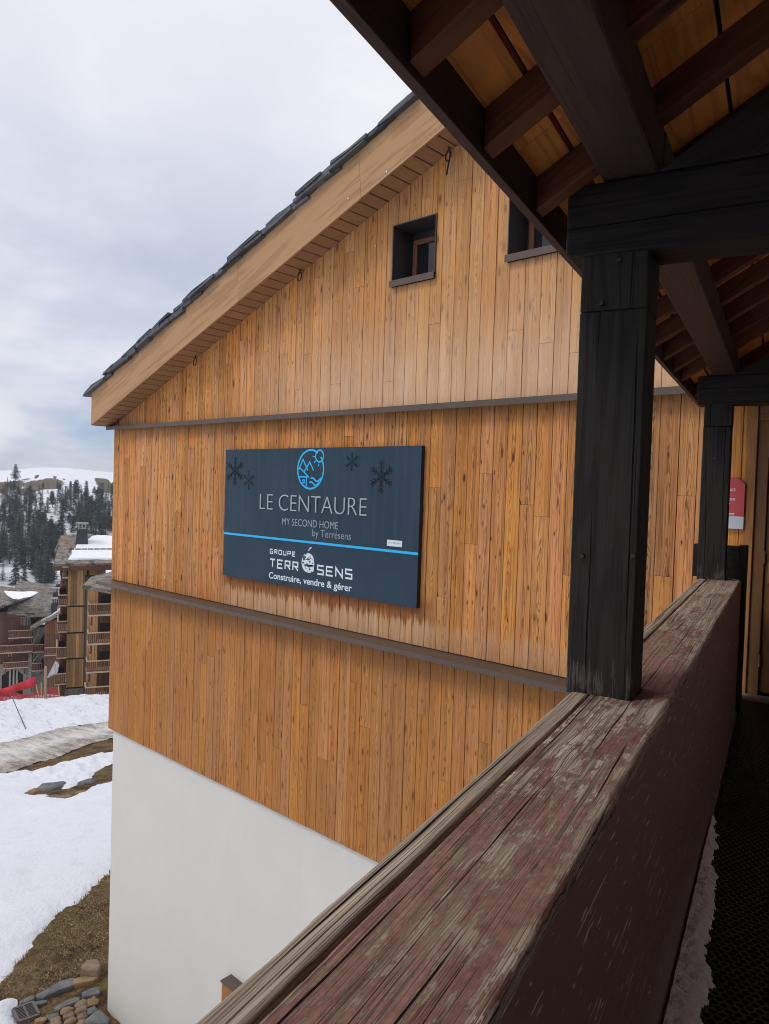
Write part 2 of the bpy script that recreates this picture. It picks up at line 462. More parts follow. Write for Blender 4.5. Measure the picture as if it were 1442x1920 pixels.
# ------------------------------------------------------------------ covered walkway
EZ = EYE
def K(u, v, z): return X(KF, [(u, v, z)])[0]
walk = thing('covered_walkway', K(0.4, 3.4, -1.6), 'dark timber roofed walkway whose beams and rafters run overhead to the chalet wall', 'covered walkway')

def timber(name, lo, hi, grain, mat, bevel=.006, jit=.0, parent=walk):
    mb = MB(); mb.box(KF, lo, hi, grain, jit=jit); return mb.build(name, mat, parent, bevel=bevel)

POSTS = [2.14, 5.76]
for i, v in enumerate(POSTS):
    mb = MB(); mb.box(KF, (-.540, v, -.575), (-.356, v + .18, .524), 2, jit=.003); mb.box(KF, (-.5395, v + .0005, .526), (-.3565, v + .18, .69), 2, jit=.002)
    p = mb.build('post', M_post, walk, bevel=.004)
    for (bu, bz) in (((-.506, -.172), (-.366, -.162), (-.481, .544), (-.436, .66)) if i == 0 else ((-.46, .3),)):
        b = MB(); q = K(bu, v - .004, bz); b.tube([q + kg * .01, q - kg * .006], [.0075, .006], 10)
        b.build('bolt', M_steel, p)
    # tie beam across the walkway with its principal rafter
    mb = MB(); mb.prism(KF, [(-.587, .692), (-.575, .682), (1.5, .682), (1.5, .884), (-.587, .884)], 1, v - .012, v + .165, grain_dir=(1, 0))
    mb.build('tie_beam', M_black, walk, bevel=.008)
    mb = MB(); mb.prism(KF, [(-.352, .8855), (-.02, .8855), (1.5, 1.78), (1.5, 2.06)], 1, v - .010, v + .160, grain_dir=(1, .6))
    mb.build('principal_rafter', M_black, walk, bevel=.006)
# moulded lower edge of the near tie beam
# purlin over the posts
for a, b in ((-2.4, 2.20), (2.21, 5.80), (5.81, 6.80)):
    mb = MB(); mb.box(KF, (-.492, a, .8865), (-.338, b, 1.035), 1, jit=.003); mb.build('purlin', M_brown, walk, bevel=.008)
# rafters
TAN = .598; CO = math.cos(math.atan(TAN)); SI = math.sin(math.atan(TAN)); RH = .082
def rz(u): return .809 + (u + .658) * TAN
vs_r = [1.25 + .415 * k for k in range(-9, 14)]
for v in vs_r:
    if v > 6.75: continue
    if abs(v - 5.82) < .12: continue
    v += random.uniform(-.015, .015)
    mb = MB(); mb.prism(KF, [(-.660, rz(-.66)), (1.5, rz(1.5)), (1.5, rz(1.5) + RH / CO), (-.660, rz(-.66) + RH / CO)], 1, v, v + .064, grain_dir=(CO, SI))
    mb.build('rafter', M_rafter, walk, bevel=.003)
# roof boards above the rafters, with open joints
mb = MB(); u = -.72; 
while u < 1.5:
    w = .172 if u > -.7 else .15; g = .012
    for (va, vb) in ((-3.0, 1.9), (1.902, 6.82)):
        z0 = rz(u) + RH / CO + .0005; z1 = rz(u + w) + RH / CO + .0005
        mb.prism(KF, [(u, z0), (u + w, z1), (u + w, z1 + .022), (u, z0 + .022)], 1, va, vb, tone=random.random(), grain_dir=(1, TAN))
        # boards run along v: put the grain along the extrusion
        n = len(mb.uv); mb.uv[n - 6:] = [[(q[1], q[0]) for q in f] for f in mb.uv[n - 6:]]
    u += w + g
mb.build('roof_board', M_amber, walk)
mb = MB(); mb.prism(KF, [(-.735, rz(-.735) + RH / CO + .030), (1.5, rz(1.5) + RH / CO + .030), (1.5, rz(1.5) + RH / CO + .12), (-.735, rz(-.735) + RH / CO + .12)], 1, -3.0, 6.82)
mb.build('roof_covering', M_void, walk)
# eave fascia, two lengths
for a, b in ((-3.0, 2.298), (2.302, 6.86)):
    mb = MB(); mb.box(KF, (-.688, a, .792), (-.661, b, 1.01), 1); mb.build('fascia', M_brown, walk, bevel=.003)
# far side wall and floor of the walkway
mb = MB(); v = -3.0
while v < 6.8:
    mb.box(KF, (1.45, v, -1.6), (1.49, v + .146, 1.95), 2); v += .15
mb.build('side_wall', plain('pale_inner_wall', (.86, .83, .78), .9, .2), walk)  # unseen wall, kept pale to bounce light onto the rail panel and mat
mb = MB(); mb.box(KF, (-.66, -3.05, -1.6), (1.49, -3.001, 2.0), 2); mb.box(KF, (-.66, -3.0, -1.6), (-.62, -1.25, .79), 2); mb.build('unseen_light_screen', M_brown, walk)  # unseen screens behind the camera, added to shade the rafters' near faces
mb = MB(); mb.box(KF, (-.53, -3.0, -1.80), (1.49, 6.74, -1.6), 1); mb.build('floor_deck', plain('wet_floor', (.03, .028, .027), .5), walk)
# end block between the far post and the chalet wall
mb = MB(); mb.box(KF, (-.610, 6.20, -.595), (-.300, 6.30, -.345), 0); mb.box(KF, (-.299, 6.13, -1.6), (-.235, 6.40, -.34), 2)
mb.build('end_block', M_black, walk, bevel=.004)
# threshold at the wall
mb = MB(); mb.box(KF, (-.262, 6.50, -1.598), (.9, 6.735, -1.575), 0); mb.build('threshold', plain('grey_sill', (.16, .145, .135), .7, bump=.2), walk, bevel=.004)

# ------------------------------------------------------------------ railing
rail = thing('wooden_railing', K(-.39, 2.5, -1.6), 'weathered timber railing with grey and flaking red top boards beside the walkway', 'railing')
def cap(name, u0_, u1_, zt, zb, v0, v1, mat, seed, paint, rough_in, rough_out):
    nu = max(10, int((u1_ - u0_) / .0035)); nv0 = int((min(v1, 2.4) - v0) / .008); 
    vv = np.concatenate([np.linspace(v0, min(v1, 2.4), nv0), np.linspace(min(v1, 2.4), v1, int((v1 - 2.4) / .02) + 2)[1:]])
    uu = np.linspace(u0_, u1_, nu)
    verts = []; uv = []; pt = []
    prof = [(0, -1)] + [(i, 0) for i in range(nu)] + [(nu - 1, -1)]
    for v in vv:
        eo = mn.noise((v * 5.0, seed, 0)) * .004 + mn.noise((v * 17.0, seed, 3)) * .003 + mn.noise((v * 55.0, seed, 4)) * .0015
        ei = mn.noise((v * 6.0, seed + 7, 0)) * .005 + mn.noise((v * 19.0, seed + 7, 3)) * .0035 + mn.noise((v * 60.0, seed, 9)) * .002
        wv = mn.noise((v * .8, seed, 12)) * .004
        for i, (k, side) in enumerate(prof):
            f = k / (nu - 1)
            u = u0_ + (u1_ - u0_) * f + eo * rough_out * max(0, 1 - f * 6) + ei * rough_in * max(0, 1 - (1 - f) * 6)
            du0 = (u - u0_); du1 = (u1_ - u)
            z = zt + wv * .5
            z += .0016 * mn.noise((v * 2.2 + seed, u * 70, 0)) + .0011 * mn.noise((v * 6, u * 200, seed))
            z += .0025 * mn.noise((v * 1.5, u * 9, seed + 2))
            rad = .012 * rough_in * (1 + .8 * mn.noise((v * 9, 2, seed)))
            if rad > 0 and du1 < rad: z -= (rad - math.sqrt(max(0, rad * rad - (rad - du1) ** 2))) * .9
            rad = .008 * rough_out * (1 + .8 * mn.noise((v * 9, 5, seed)))
            if rad > 0 and du0 < rad: z -= (rad - math.sqrt(max(0, rad * rad - (rad - du0) ** 2))) * .9
            if side < 0: z = zb
            verts.append((u, v, z)); uv.append((v + seed * 3.1, (u if side == 0 else (u + (zt - zb) * (1 if k else -1)))))
            # paint survives mid-board and in the lee of the post, goes first at the worn edges
            e = min(f, 1 - f)
            pv = -.16 * max(0, 1 - (1 - f) / .17) - .05 * max(0, 1 - f / .08)
            if 2.1 < v < 2.75 and f > .45: pv += .13 * (1 - abs(v - 2.42) / .33)
            pv += (-.06 if v > 3.6 else 0) + (-.07 * min(1, max(0, (v - 3.0))))
            pt.append(pv + paint)
    m = len(prof); F = []
    for j in range(len(vv) - 1):
        for i in range(m - 1):
            F.append((j * m + i, j * m + i + 1, (j + 1) * m + i + 1, (j + 1) * m + i))
    return mesh_obj(name, X(KF, verts), F, mat, rail, True, uv, {'paint': pt})
cap('rail_cap', -.4680, -.262, -.570, -.601, -1.0, 5.93, M_cap_in, 1.0, .02, 1.0, .35)
cap('rail_cap', -.525, -.4775, -.568, -.665, -1.0, 5.93, M_cap_out, 4.0, 0, .35, 1.0)
mb = MB(); mb.box(KF, (-.285, -1.0, -1.6), (-.2635, 6.60, -.6015), 1); mb.build('rail_panel', M_panel, rail, bevel=.002)
mb = MB(); mb.box(KF, (-.510, -1.0, -1.9), (-.2865, 5.92, -.664), 1); mb.build('rail_beam', M_brown, rail)
mb = MB(); mb.box(KF, (-.2650, 0.2, -1.599), (-.252, 6.49, -1.575), 1, jit=.001); mb.build('foot_strip', M_panel, rail)

# ------------------------------------------------------------------ honeycomb rubber mat
def rubber():
    t = NT('black_rubber'); p = t.obj()
    n = t.noise(p, 7, 5, .65)
    c = t.mix(t.ramp(n, [(.4, 0.), (.75, 1.)]), (.022, .022, .022), (.055, .052, .050))
    return t.done(c, t.ramp(n, [(.3, .35), (.7, .6)]), None, .5)
M_rubber = rubber()
def hex_mat():
    pit = .029; R = pit / math.sqrt(3); ri = R * .70
    us = -.247; verts = []; faces = []
    ang = [math.radians(30 + 60 * k) for k in range(6)]
    row = 0; v = .5
    z1, z0 = -1.585, -1.599
    def rnd(x): return x
    while v < 6.48:
        off = pit / 2 if row % 2 else 0
        u = us + pit / 2 + off
        while u < .42:
            b = len(verts)
            for q in ang: verts.append((u + R * .999 * math.cos(q), v + R * .999 * math.sin(q), z1))
            for q in ang: verts.append((u + ri * math.cos(q), v + ri * math.sin(q), z1))
            for q in ang: verts.append((u + ri * math.cos(q), v + ri * math.sin(q), z0))
            for k in range(6):
                j = (k + 1) % 6
                faces.append((b + k, b + j, b + 6 + j, b + 6 + k)); faces.append((b + 6 + k, b + 6 + j, b + 12 + j, b + 12 + k))
            u += pit
        v += R * 1.5; row += 1
    o = mesh_obj('rubber_mat', X(KF, verts), faces, M_rubber, None, False)
    tag(o, 'black honeycomb rubber mat covering the walkway floor behind the railing', 'mat')
hex_mat()

# old snow drifted against the foot of the railing
def snow_mat(name='snow', dirt=.0, c0=(.86, .88, .92)):
    t = NT(name); p, x, y, z = t.pos()
    n = t.noise(p, .55, 6, .6); f = t.noise(p, 9.0, 5, .62); g = t.noise(p, 60.0, 3, .6)
    c = t.mix(t.ramp(n, [(.35, 0.), (.7, 1.)]), c0, tuple(q * .95 for q in c0))
    if dirt:
        sp = t.ramp(t.noise(p, 34.0, 4, .7), [(.62, 0.), (.78, 1.)])
        c = t.mix(t.math('MULTIPLY', sp, dirt), c, (.22, .18, .15))
    m1 = t.noise(p, 1.7, 6, .68); m2 = t.noise(t.vec(t.math('MULTIPLY', x, 1.2), t.math('MULTIPLY', y, 3.2), z), 1.0, 6, .7)
    c = t.mix(t.math('MULTIPLY', t.ss(m1, .50, .72), .22), c, tuple(q * .62 for q in c0))
    if dirt: c = t.mix(t.math('MULTIPLY', t.math('MULTIPLY', t.ss(m2, .52, .66), t.ss(z, -11.0, -14.5)), .55), c, (.36, .36, .38))
    h = t.math('ADD', t.math('ADD', t.math('MULTIPLY', f, .8), t.math('MULTIPLY', g, .15)), t.math('MULTIPLY', m1, .8))
    return t.done(c, .75, t.bump(h, .7, .09), .25)
M_snow_floor = snow_mat('old_snow', .5, (.80, .74, .79))
def drift():
    vv = np.arange(.55, 4.2, .008); uu = np.arange(-.252, .05, .006)
    V, U = np.meshgrid(vv, uu, indexing='ij'); H = np.full(V.shape, -1.0)
    for i in range(V.shape[0]):
        v = vv[i]
        w = np.interp(v, [.5, 2.2, 2.45, 2.62, 2.8, 3.0, 3.3, 3.6, 3.9, 4.1, 4.2], [.09, .09, .10, .115, .075, .085, .075, .045, .03, .0, -.03]) + .022 * mn.noise((v * 5, 4, 0)) + .014 * mn.noise((v * 14, 1, 0))
        for j in range(V.shape[1]):
            d = uu[j] + .252
            n = mn.noise((v * 22, uu[j] * 22, 0)) * .016 + mn.noise((v * 60, uu[j] * 60, 3)) * .008
            e = w - d + n
            H[i, j] = -1.587 + min(.030, max(0, e) * .8) * (1 + .35 * mn.noise((v * 30, uu[j] * 30, 5))) if e > 0 else -9
    idx = -np.ones(V.shape, int); ok = H > -8; 
    idx[ok] = np.arange(ok.sum()); P = np.stack([U[ok], V[ok], H[ok]], 1); F = []
    for i in range(V.shape[0] - 1):
        for j in range(V.shape[1] - 1):
            q = (idx[i, j], idx[i, j + 1], idx[i + 1, j + 1], idx[i + 1, j])
            if min(q) >= 0: F.append(q)
    o = mesh_obj('snow_drift', X(KF, P), F, M_snow_floor, None, True)
    tag(o, 'strip of old grainy snow on the rubber mat against the railing foot', 'snow', kind='stuff')
drift()
# ------------------------------------------------------------------ larch clad chalet
D = 6.5
XL = -12.60                                   # left corner of the cladding
SOF = lambda x: 0.995 + EYE + .3698 * (x + 12.6)       # underside of the verge soffit on the wall
def Wp(x, y, z): return (x, y, z + EYE)        # z measured from the eye
chalet = thing('timber_chalet', Wp(-7, D, -9.7), 'larch clad chalet with a white rendered base and slate roof behind the railing', 'chalet')

def cladding_mat():
    t = NT('larch_cladding'); U, V = t.uv(); p, x, y, z = t.pos(); tone = t.attr('tone'); k = t.math('MULTIPLY', tone, 61.0)
    f7 = t.math('FRACT', t.math('MULTIPLY', tone, 7.31)); f13 = t.math('FRACT', t.math('MULTIPLY', tone, 13.7)); f29 = t.math('FRACT', t.math('MULTIPLY', tone, 29.3))
    # flat-sawn figure: nested arches down the middle of every board (V is measured from its centre)
    wob = t.math('MULTIPLY', t.math('SUBTRACT', t.noise(t.vec(t.math('MULTIPLY', U, .8), 0.0, k), 1.0, 2, .5), .5), .07)
    vc = t.math('ADD', t.math('ADD', V, wob), t.math('MULTIPLY', t.math('SUBTRACT', f29, .5), .05))
    av = t.math('ABSOLUTE', vc)
    nn = t.noise(t.vec(t.math('MULTIPLY', U, 2.2), t.math('MULTIPLY', V, 14.0), k), 1.0, 3, .55)
    ph = t.math('ADD', t.math('MULTIPLY', U, t.math('MULTIPLY_ADD', f13, 5.0, 2.0)), t.math('ADD', t.math('MULTIPLY', t.math('MULTIPLY', vc, vc), 1300.0), t.math('MULTIPLY', nn, 5.0)))
    ring = t.ss(t.math('SINE', t.math('MULTIPLY', ph, 6.283)), -.1, .95)
    core = t.ss(av, .040, .008)
    fib = t.noise(t.vec(t.math('MULTIPLY', U, 1.6), t.math('MULTIPLY', V, 85.0), k), 1.0, 4, .65)
    soft = t.noise(t.vec(t.math('MULTIPLY', U, .45), t.math('MULTIPLY', V, 26.0), k), 1.0, 3, .55)
    fac = t.math('ADD', t.math('MULTIPLY', ring, t.math('MULTIPLY_ADD', core, .36, .16)), t.math('ADD', t.math('MULTIPLY', t.math('SUBTRACT', fib, .5), 2.3), t.math('MULTIPLY', t.math('SUBTRACT', soft, .40), 1.7)), clamp=True)
    c = t.mix(fac, (.60, .255, .058), (.150, .046, .009))
    # knots, strung along the heart
    knm = None
    for fu, fv, kk, lo in ((2.7, 9.0, 0.0, .45), (5.5, 16.0, 7.0, .66)):
        kv = t.vec(t.math('MULTIPLY', U, fu), t.math('MULTIPLY', V, fv), t.math('ADD', k, kk))
        d = t.voro(kv, 1.0); cc = t.n('ShaderNodeSeparateColor'); t.set(cc.inputs[0], t.voro(kv, 1.0, out='Color'))
        q = t.math('MULTIPLY', t.ss(d, .17, .09), t.ss(cc.outputs[0], lo, lo + .02)); hq = t.math('MULTIPLY', t.ss(d, .32, .10), t.ss(cc.outputs[0], lo, lo + .02))
        c = t.mix(t.math('MULTIPLY', hq, .45), c, (.20, .062, .014)); c = t.mix(t.math('MULTIPLY', q, .95), c, (.045, .015, .006))
    hs = t.n('ShaderNodeHueSaturation'); t.set(hs.inputs['Color'], c); t.set(hs.inputs['Value'], t.math('MULTIPLY_ADD', f7, .40, .80)); t.set(hs.inputs['Hue'], t.math('MULTIPLY_ADD', f13, .009, .4935)); t.set(hs.inputs['Saturation'], t.math('MULTIPLY_ADD', f29, .12, .90))
    c = hs.outputs[0]; nrm = t.bump(t.math('ADD', fib, t.math('MULTIPLY', ring, -.3)), .45, .003); rough, spec = .68, .3
    st = t.noise(t.vec(t.math('MULTIPLY', x, 9.0), 0.0, t.math('MULTIPLY', z, .9)), 1.0, 4, .6)
    st2 = t.noise(t.vec(t.math('MULTIPLY', x, 2.2), 3.0, t.math('MULTIPLY', z, 1.6)), 1.0, 4, .6)
    fine = t.noise(t.vec(t.math('MULTIPLY', x, 60.0), 3.0, t.math('MULTIPLY', z, 2.6)), 1.0, 3, .6)
    s = t.math('ADD', t.math('MULTIPLY', t.math('SUBTRACT', st, .5), 1.0), t.math('MULTIPLY', t.math('SUBTRACT', fine, .5), .5))
    # weathering: the gable has bleached towards straw, splash zones above each ledge have gone pale, the rest has gone orange
    gable = t.ss(z, 2.52, 2.60)
    under_eave = t.ss(t.math('SUBTRACT', t.math('MULTIPLY_ADD', x, .3698, .995 + EYE + .3698 * 12.6), z), 1.5, .1)
    pale = t.math('MULTIPLY', gable, t.math('ADD', t.math('MULTIPLY', t.ss(x, -12.0, -4.5), .47), t.math('MULTIPLY', s, 1.3)))
    pale = t.math('SUBTRACT', pale, t.math('MULTIPLY', t.math('MULTIPLY', under_eave, gable), .12))
    splash_g = t.math('MULTIPLY', gable, t.math('MULTIPLY', t.ss(t.math('ADD', z, t.math('MULTIPLY', s, .8)), 3.9, 2.6), t.ss(x, -9.5, -6.0)))
    mid = t.math('MULTIPLY', t.ss(z, -.30, -.22), t.ss(z, 2.58, 2.52))
    edge_ = t.math('ADD', z, t.math('MULTIPLY', s, .62))
    xs = t.math('MULTIPLY', t.ss(x, -9.5, -8.6), t.math('MULTIPLY_ADD', t.ss(x, -5.4, -4.9), -.35, 1.0))
    splash_m = t.math('MULTIPLY', t.math('MULTIPLY', mid, t.ss(edge_, .14, .02)), xs)
    c = t.mix(t.math('MULTIPLY', t.math('MULTIPLY', t.math('MULTIPLY', pale, .9), 1.0, clamp=True), .9), c, t.mix(t.math('ADD', .5, s), (.80, .50, .255), (.40, .195, .075)))
    c = t.mix(t.math('MULTIPLY', splash_g, .62), c, t.mix(t.math('ADD', .45, t.math('MULTIPLY', s, 1.4)), (.80, .58, .42), (.55, .33, .19)))
    band = t.math('MULTIPLY', t.math('MULTIPLY', t.ss(edge_, .04, .13), t.ss(z, .46, .28)), t.math('MULTIPLY', t.ss(x, -9.4, -9.0), t.ss(x, -5.0, -5.4)))
    c = t.mix(t.math('MULTIPLY', band, .85), c, t.mix(t.math('ADD', .5, s), (.32, .10, .020), (.10, .032, .009)))
    c = t.mix(t.math('MULTIPLY', splash_m, .78), c, t.mix(t.math('ADD', .5, t.math('MULTIPLY', s, 1.6)), (.68, .46, .28), (.30, .13, .05)))
    side = t.math('MULTIPLY', t.math('MULTIPLY', t.ss(x, -5.4, -5.2), t.ss(x, -3.6, -5.0)), mid)
    c = t.mix(t.math('MULTIPLY', t.math('MULTIPLY', side, t.ss(st2, .42, .62)), .45), c, (.36, .14, .035))
    # lower band: redder, less weathered
    # rain streaks, shade painted in under the ledges, rusty nail tears
    strk = t.noise(t.vec(t.math('MULTIPLY', x, 26.0), 7.0, t.math('MULTIPLY', z, .55)), 1.0, 4, .65)
    c = t.mix(t.math('MULTIPLY', t.ss(strk, .56, .74), .45), c, (.17, .058, .014))
    c = t.mix(t.math('MULTIPLY', t.ss(strk, .46, .28), .30), c, (.74, .39, .13))
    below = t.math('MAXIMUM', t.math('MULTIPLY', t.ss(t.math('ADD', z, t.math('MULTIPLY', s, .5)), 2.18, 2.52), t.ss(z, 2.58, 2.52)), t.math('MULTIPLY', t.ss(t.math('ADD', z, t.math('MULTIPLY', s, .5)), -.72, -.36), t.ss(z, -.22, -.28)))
    c = t.mix(t.math('MULTIPLY', below, .5), c, (.20, .075, .018))  # ledge shadow put into the board colour
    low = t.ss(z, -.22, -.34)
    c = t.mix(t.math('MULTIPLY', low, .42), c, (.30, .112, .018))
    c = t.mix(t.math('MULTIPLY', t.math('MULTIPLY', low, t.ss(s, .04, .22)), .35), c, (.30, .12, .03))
    return t.done(c, rough, nrm, spec)
M_clad = cladding_mat()

def clad(name, x0, x1, zlo, zhi, holes, seed, w=.180):
    """vertical boards butted in random lengths; zlo / zhi are functions of x; holes (xa, xb, za, zb)"""
    rnd = random.Random(seed); mb = MB(); x = x0; g = .0060
    while x < x1 - .02:
        ww = min(rnd.uniform(w * .90, w * 1.08), x1 - x)
        xa, xb = x + g / 2, x + ww - g / 2
        cuts = sorted({xa, xb} | {c for h in holes for c in (h[0], h[1]) if xa < c < xb})
        lo = min(zlo(xa), zlo(xb)); top = max(zhi(xa), zhi(xb))
        zs = [lo]; z = lo + rnd.uniform(.3, 3.4)
        while z < top - .25: zs.append(z); z += rnd.uniform(2.4, 4.4)
        zs.append(top + .5)
        for k in range(len(zs) - 1):
            tone = rnd.random(); dy = rnd.uniform(-.0025, .0025)
            for a, b in zip(cuts[:-1], cuts[1:]):
                iv = [(zs[k], zs[k + 1])]
                for h in holes:
                    if h[0] < (a + b) / 2 < h[1]:
                        nv = []
                        for (p, q) in iv:
                            if h[3] <= p or h[2] >= q: nv.append((p, q)); continue
                            if p < h[2]: nv.append((p, h[2]))
                            if q > h[3]: nv.append((h[3], q))
                        iv = nv
                for (p, q) in iv:
                    q1, q2 = min(q - .0015, zhi(a)), min(q - .0015, zhi(b)); p1, p2 = max(p, zlo(a)), max(p, zlo(b))
                    if q1 - p1 < .02 and q2 - p2 < .02: continue
                    q1 = max(q1, p1 + .001); q2 = max(q2, p2 + .001)
                    n0 = len(mb.uv)
                    mb.prism(WF, [(a, p1), (b, p2), (b, q2), (a, q1)], 1, D + dy, D + .024, tone=tone, grain_dir=(0, 1))
                    uo = tone * 37.0; xc = (xa + xb) / 2
                    for fi in range(n0, len(mb.uv)): mb.uv[fi] = [(mb.v[-1][j - (mb.n - 8)][2] + uo, mb.v[-1][j - (mb.n - 8)][0] - xc) for j in mb.f[fi]]
        x += ww
    return mb.build(name, M_clad, chalet, bevel=.0022, segs=1)

WINS = [(-5.955, -5.300, 2.385 + EYE, 3.105 + EYE), (-4.345, -3.690, 2.385 + EYE, 3.105 + EYE)]
DOOR = (-1.935, -.80, -3.0 + EYE, .83 + EYE)
XR = 3.0
c_ = lambda v: (lambda x: v)
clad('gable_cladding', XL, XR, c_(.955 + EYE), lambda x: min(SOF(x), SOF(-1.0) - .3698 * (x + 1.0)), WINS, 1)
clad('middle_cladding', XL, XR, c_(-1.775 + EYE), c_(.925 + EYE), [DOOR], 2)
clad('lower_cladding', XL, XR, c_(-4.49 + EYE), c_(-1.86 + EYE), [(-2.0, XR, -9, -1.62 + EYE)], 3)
# structural wall behind the boards: side wall in boards, backing
mb = MB()
def wallbox(x0, x1, z0, z1): mb.box(WF, (x0, D + .026, z0), (x1, D + .30, z1), 2)
ZT = SOF(XL)
wallbox(XL + .01, -5.97, -4.47 + EYE, ZT)
wallbox(-5.285, -4.36, -4.47 + EYE, ZT); wallbox(-3.675, -1.94, -4.47 + EYE, ZT)
wallbox(-.79, XR, -4.47 + EYE, ZT); wallbox(-5.97, -5.285, -4.47 + EYE, 2.36 + EYE); wallbox(-4.36, -3.675, -4.47 + EYE, 2.36 + EYE)
wallbox(-1.94, -.79, -4.47 + EYE, -1.62 + EYE); wallbox(-1.94, -.79, .85 + EYE, ZT)
mb.box(WF, (-1.95, D + .10, -1.63 + EYE), (-.78, D + .29, .86 + EYE), 2)
mb.build('wall_core', M_void, chalet)
mb = MB()
def gp(x0, x1, zb):
    mb.prism(WF, [(x0, zb), (x1, zb), (x1, min(SOF(x1), SOF(-1) - .3698 * (x1 + 1)) - .003), (x0, min(SOF(x0), SOF(-1) - .3698 * (x0 + 1)) - .003)], 1, D + .028, D + .30)
gp(XL + .01, -5.97, ZT); gp(-5.97, -5.285, 3.125 + EYE); gp(-5.285, -4.36, ZT); gp(-4.36, -3.675, 3.125 + EYE); gp(-3.675, -1, ZT); gp(-1, XR, ZT)
mb.build('gable_core', M_void, chalet)
# side return and rear volume (keeps the building solid from other viewpoints)
mb = MB(); y = D + .31
while y < D + 9: 
    mb.box(WF, (XL + .002, y, -4.48 + EYE), (XL + .03, y + .185, ZT + .1), 2); y += .19
mb.build('side_cladding', M_clad, chalet)

# rendered base
def render_mat():
    t = NT('white_render'); p = t.obj(); q, x, y, z = t.pos()
    n = t.noise(p, .8, 5, .6); f = t.noise(p, 150.0, 3, .6); g = t.noise(p, 24.0, 5, .65)
    c = t.mix(t.ramp(n, [(.3, 0.), (.7, 1.)]), (.625, .605, .555), (.66, .64, .59))
    c = t.mix(t.math('MULTIPLY', t.ramp(g, [(.45, 0.), (.8, 1.)]), .12), c, (.50, .485, .44))
    drip = t.noise(t.vec(t.math('MULTIPLY', x, 7.0), 0.0, t.math('MULTIPLY', z, .35)), 1.0, 5, .6)
    c = t.mix(t.math('MULTIPLY', t.math('MULTIPLY', t.ss(drip, .52, .75), t.ss(z, -6.0, -2.95)), .08), c, (.44, .43, .40))
    splash = t.ss(t.math('ADD', z, t.math('MULTIPLY', g, .5)), -7.2, -8.1)
    c = t.mix(t.math('MULTIPLY', splash, .4), c, (.34, .32, .28))
    return t.done(c, .9, t.bump(t.math('ADD', f, g), .4, .004), .2)
M_render = render_mat()
mb = MB(); mb.box(WF, (-12.51, D + .055, -9.85 + EYE), (XR, D + 9, -4.475 + EYE), 2); mb.build('rendered_base', M_render, chalet)

# ledges (metal drip flashings), in lengths with visible joints
def ledge(name, z0, z1, p, x0, joints):
    js = [x0] + joints + [XR]
    mb = MB()
    for a, b in zip(js[:-1], js[1:]):
        mb.prism(WF, [(D - p, z0), (D - p + .004, z0), (D - p + .004, z1 - .010), (D + .020, z1 + .012), (D + .020, z1 + .018), (D - p, z1 - .004)], 0, a + .001, b - .001)
    return mb.build(name, M_metal_dark, chalet)
ledge('ledge', .902 + EYE, .972 + EYE, .12, -12.68, [-10.3, -7.4, -4.6])
ledge('ledge', -1.862 + EYE, -1.800 + EYE, .215, -12.74, [-10.9, -8.25, -5.4])

# soffit boards under the verge and the long fascia
YF = D - .36
M_soffit = wood_done(wood('soffit_board', (.36, .185, .085), (.27, .13, .055), None, vary=.15, rough=.6, bump=.15))
mb = MB(); x = -12.66; c20 = 1 / math.sqrt(1 + .3698 ** 2)
while x < -1.0:
    w = .165; xa, xb = x + .009, x + w - .009
    mb.prism(WF, [(xa, SOF(xa)), (xb, SOF(xb)), (xb, SOF(xb) + .02), (xa, SOF(xa) + .02)], 1, YF + .003, D + .024)
    n = len(mb.uv); mb.uv[n - 6:] = [[(q[1], q[0]) for q in f] for f in mb.uv[n - 6:]]
    x += w
mb.build('soffit', M_soffit, chalet)
mb = MB(); mb.prism(WF, [(-12.66, SOF(-12.66) + .022), (-1, SOF(-1) + .022), (-1, SOF(-1) + .06), (-12.66, SOF(-12.66) + .06)], 1, YF + .003, D + .3); mb.build('soffit_backing', M_void, chalet)
M_fascia = wood_done(wood('verge_fascia', (.46, .262, .128), (.30, .155, .068), None, vary=.08, rough=.65, bump=.45, figure=5, fibre=.95))
FB = lambda x: .965 + EYE + .3640 * (x + 12.70)        # lower edge of the fascia
FH = .572
def fx(px): return w_at(px, YF)[0]
js = [-12.70, fx((451, 534)), fx((681, 333)), -1.0]
for k, (a, b) in enumerate(zip(js[:-1], js[1:])):
    mb = MB(); a_, b_ = a + .0015, b - .0015; sl = .055
    tl = (a_ - (0 if k == 0 else sl), FB(a_ - (0 if k == 0 else sl)) + FH)
    poly = [(a_, FB(a_)), (b_, FB(b_)), (b_ - (0 if k == 2 else sl), FB(b_ - (0 if k == 2 else sl)) + FH), tl]
    mb.prism(WF, poly, 1, YF - .028 - .001 * k, YF, grain_dir=(1, .364)); mb.build('fascia_board', M_fascia, chalet, bevel=.003)
mb = MB(); mb.box(WF, (-12.71, YF + .002, .965 + EYE), (-12.675, D + 9, .965 + EYE + FH - .02), 1); mb.build('eave_board', M_fascia, chalet)
# small white screw heads on the fascia
M_plug = plain('white_plug', (.7, .7, .7), .5)
for px in ((725, 322), (653, 372)):
    mb = MB(); q = w_at(px, YF - .033); mb.tube([q + E0, q + E0 + np.array([0, -.004, 0])], .012, 8); mb.build('fixing', M_plug, chalet)
for px in ((704, 461), (337, 987)):
    mb = MB(); q = w_at(px, D - .004); mb.tube([q + E0, q + E0 + np.array([0, -.004, 0])], .009, 8); mb.build('fixing', M_plug, chalet)

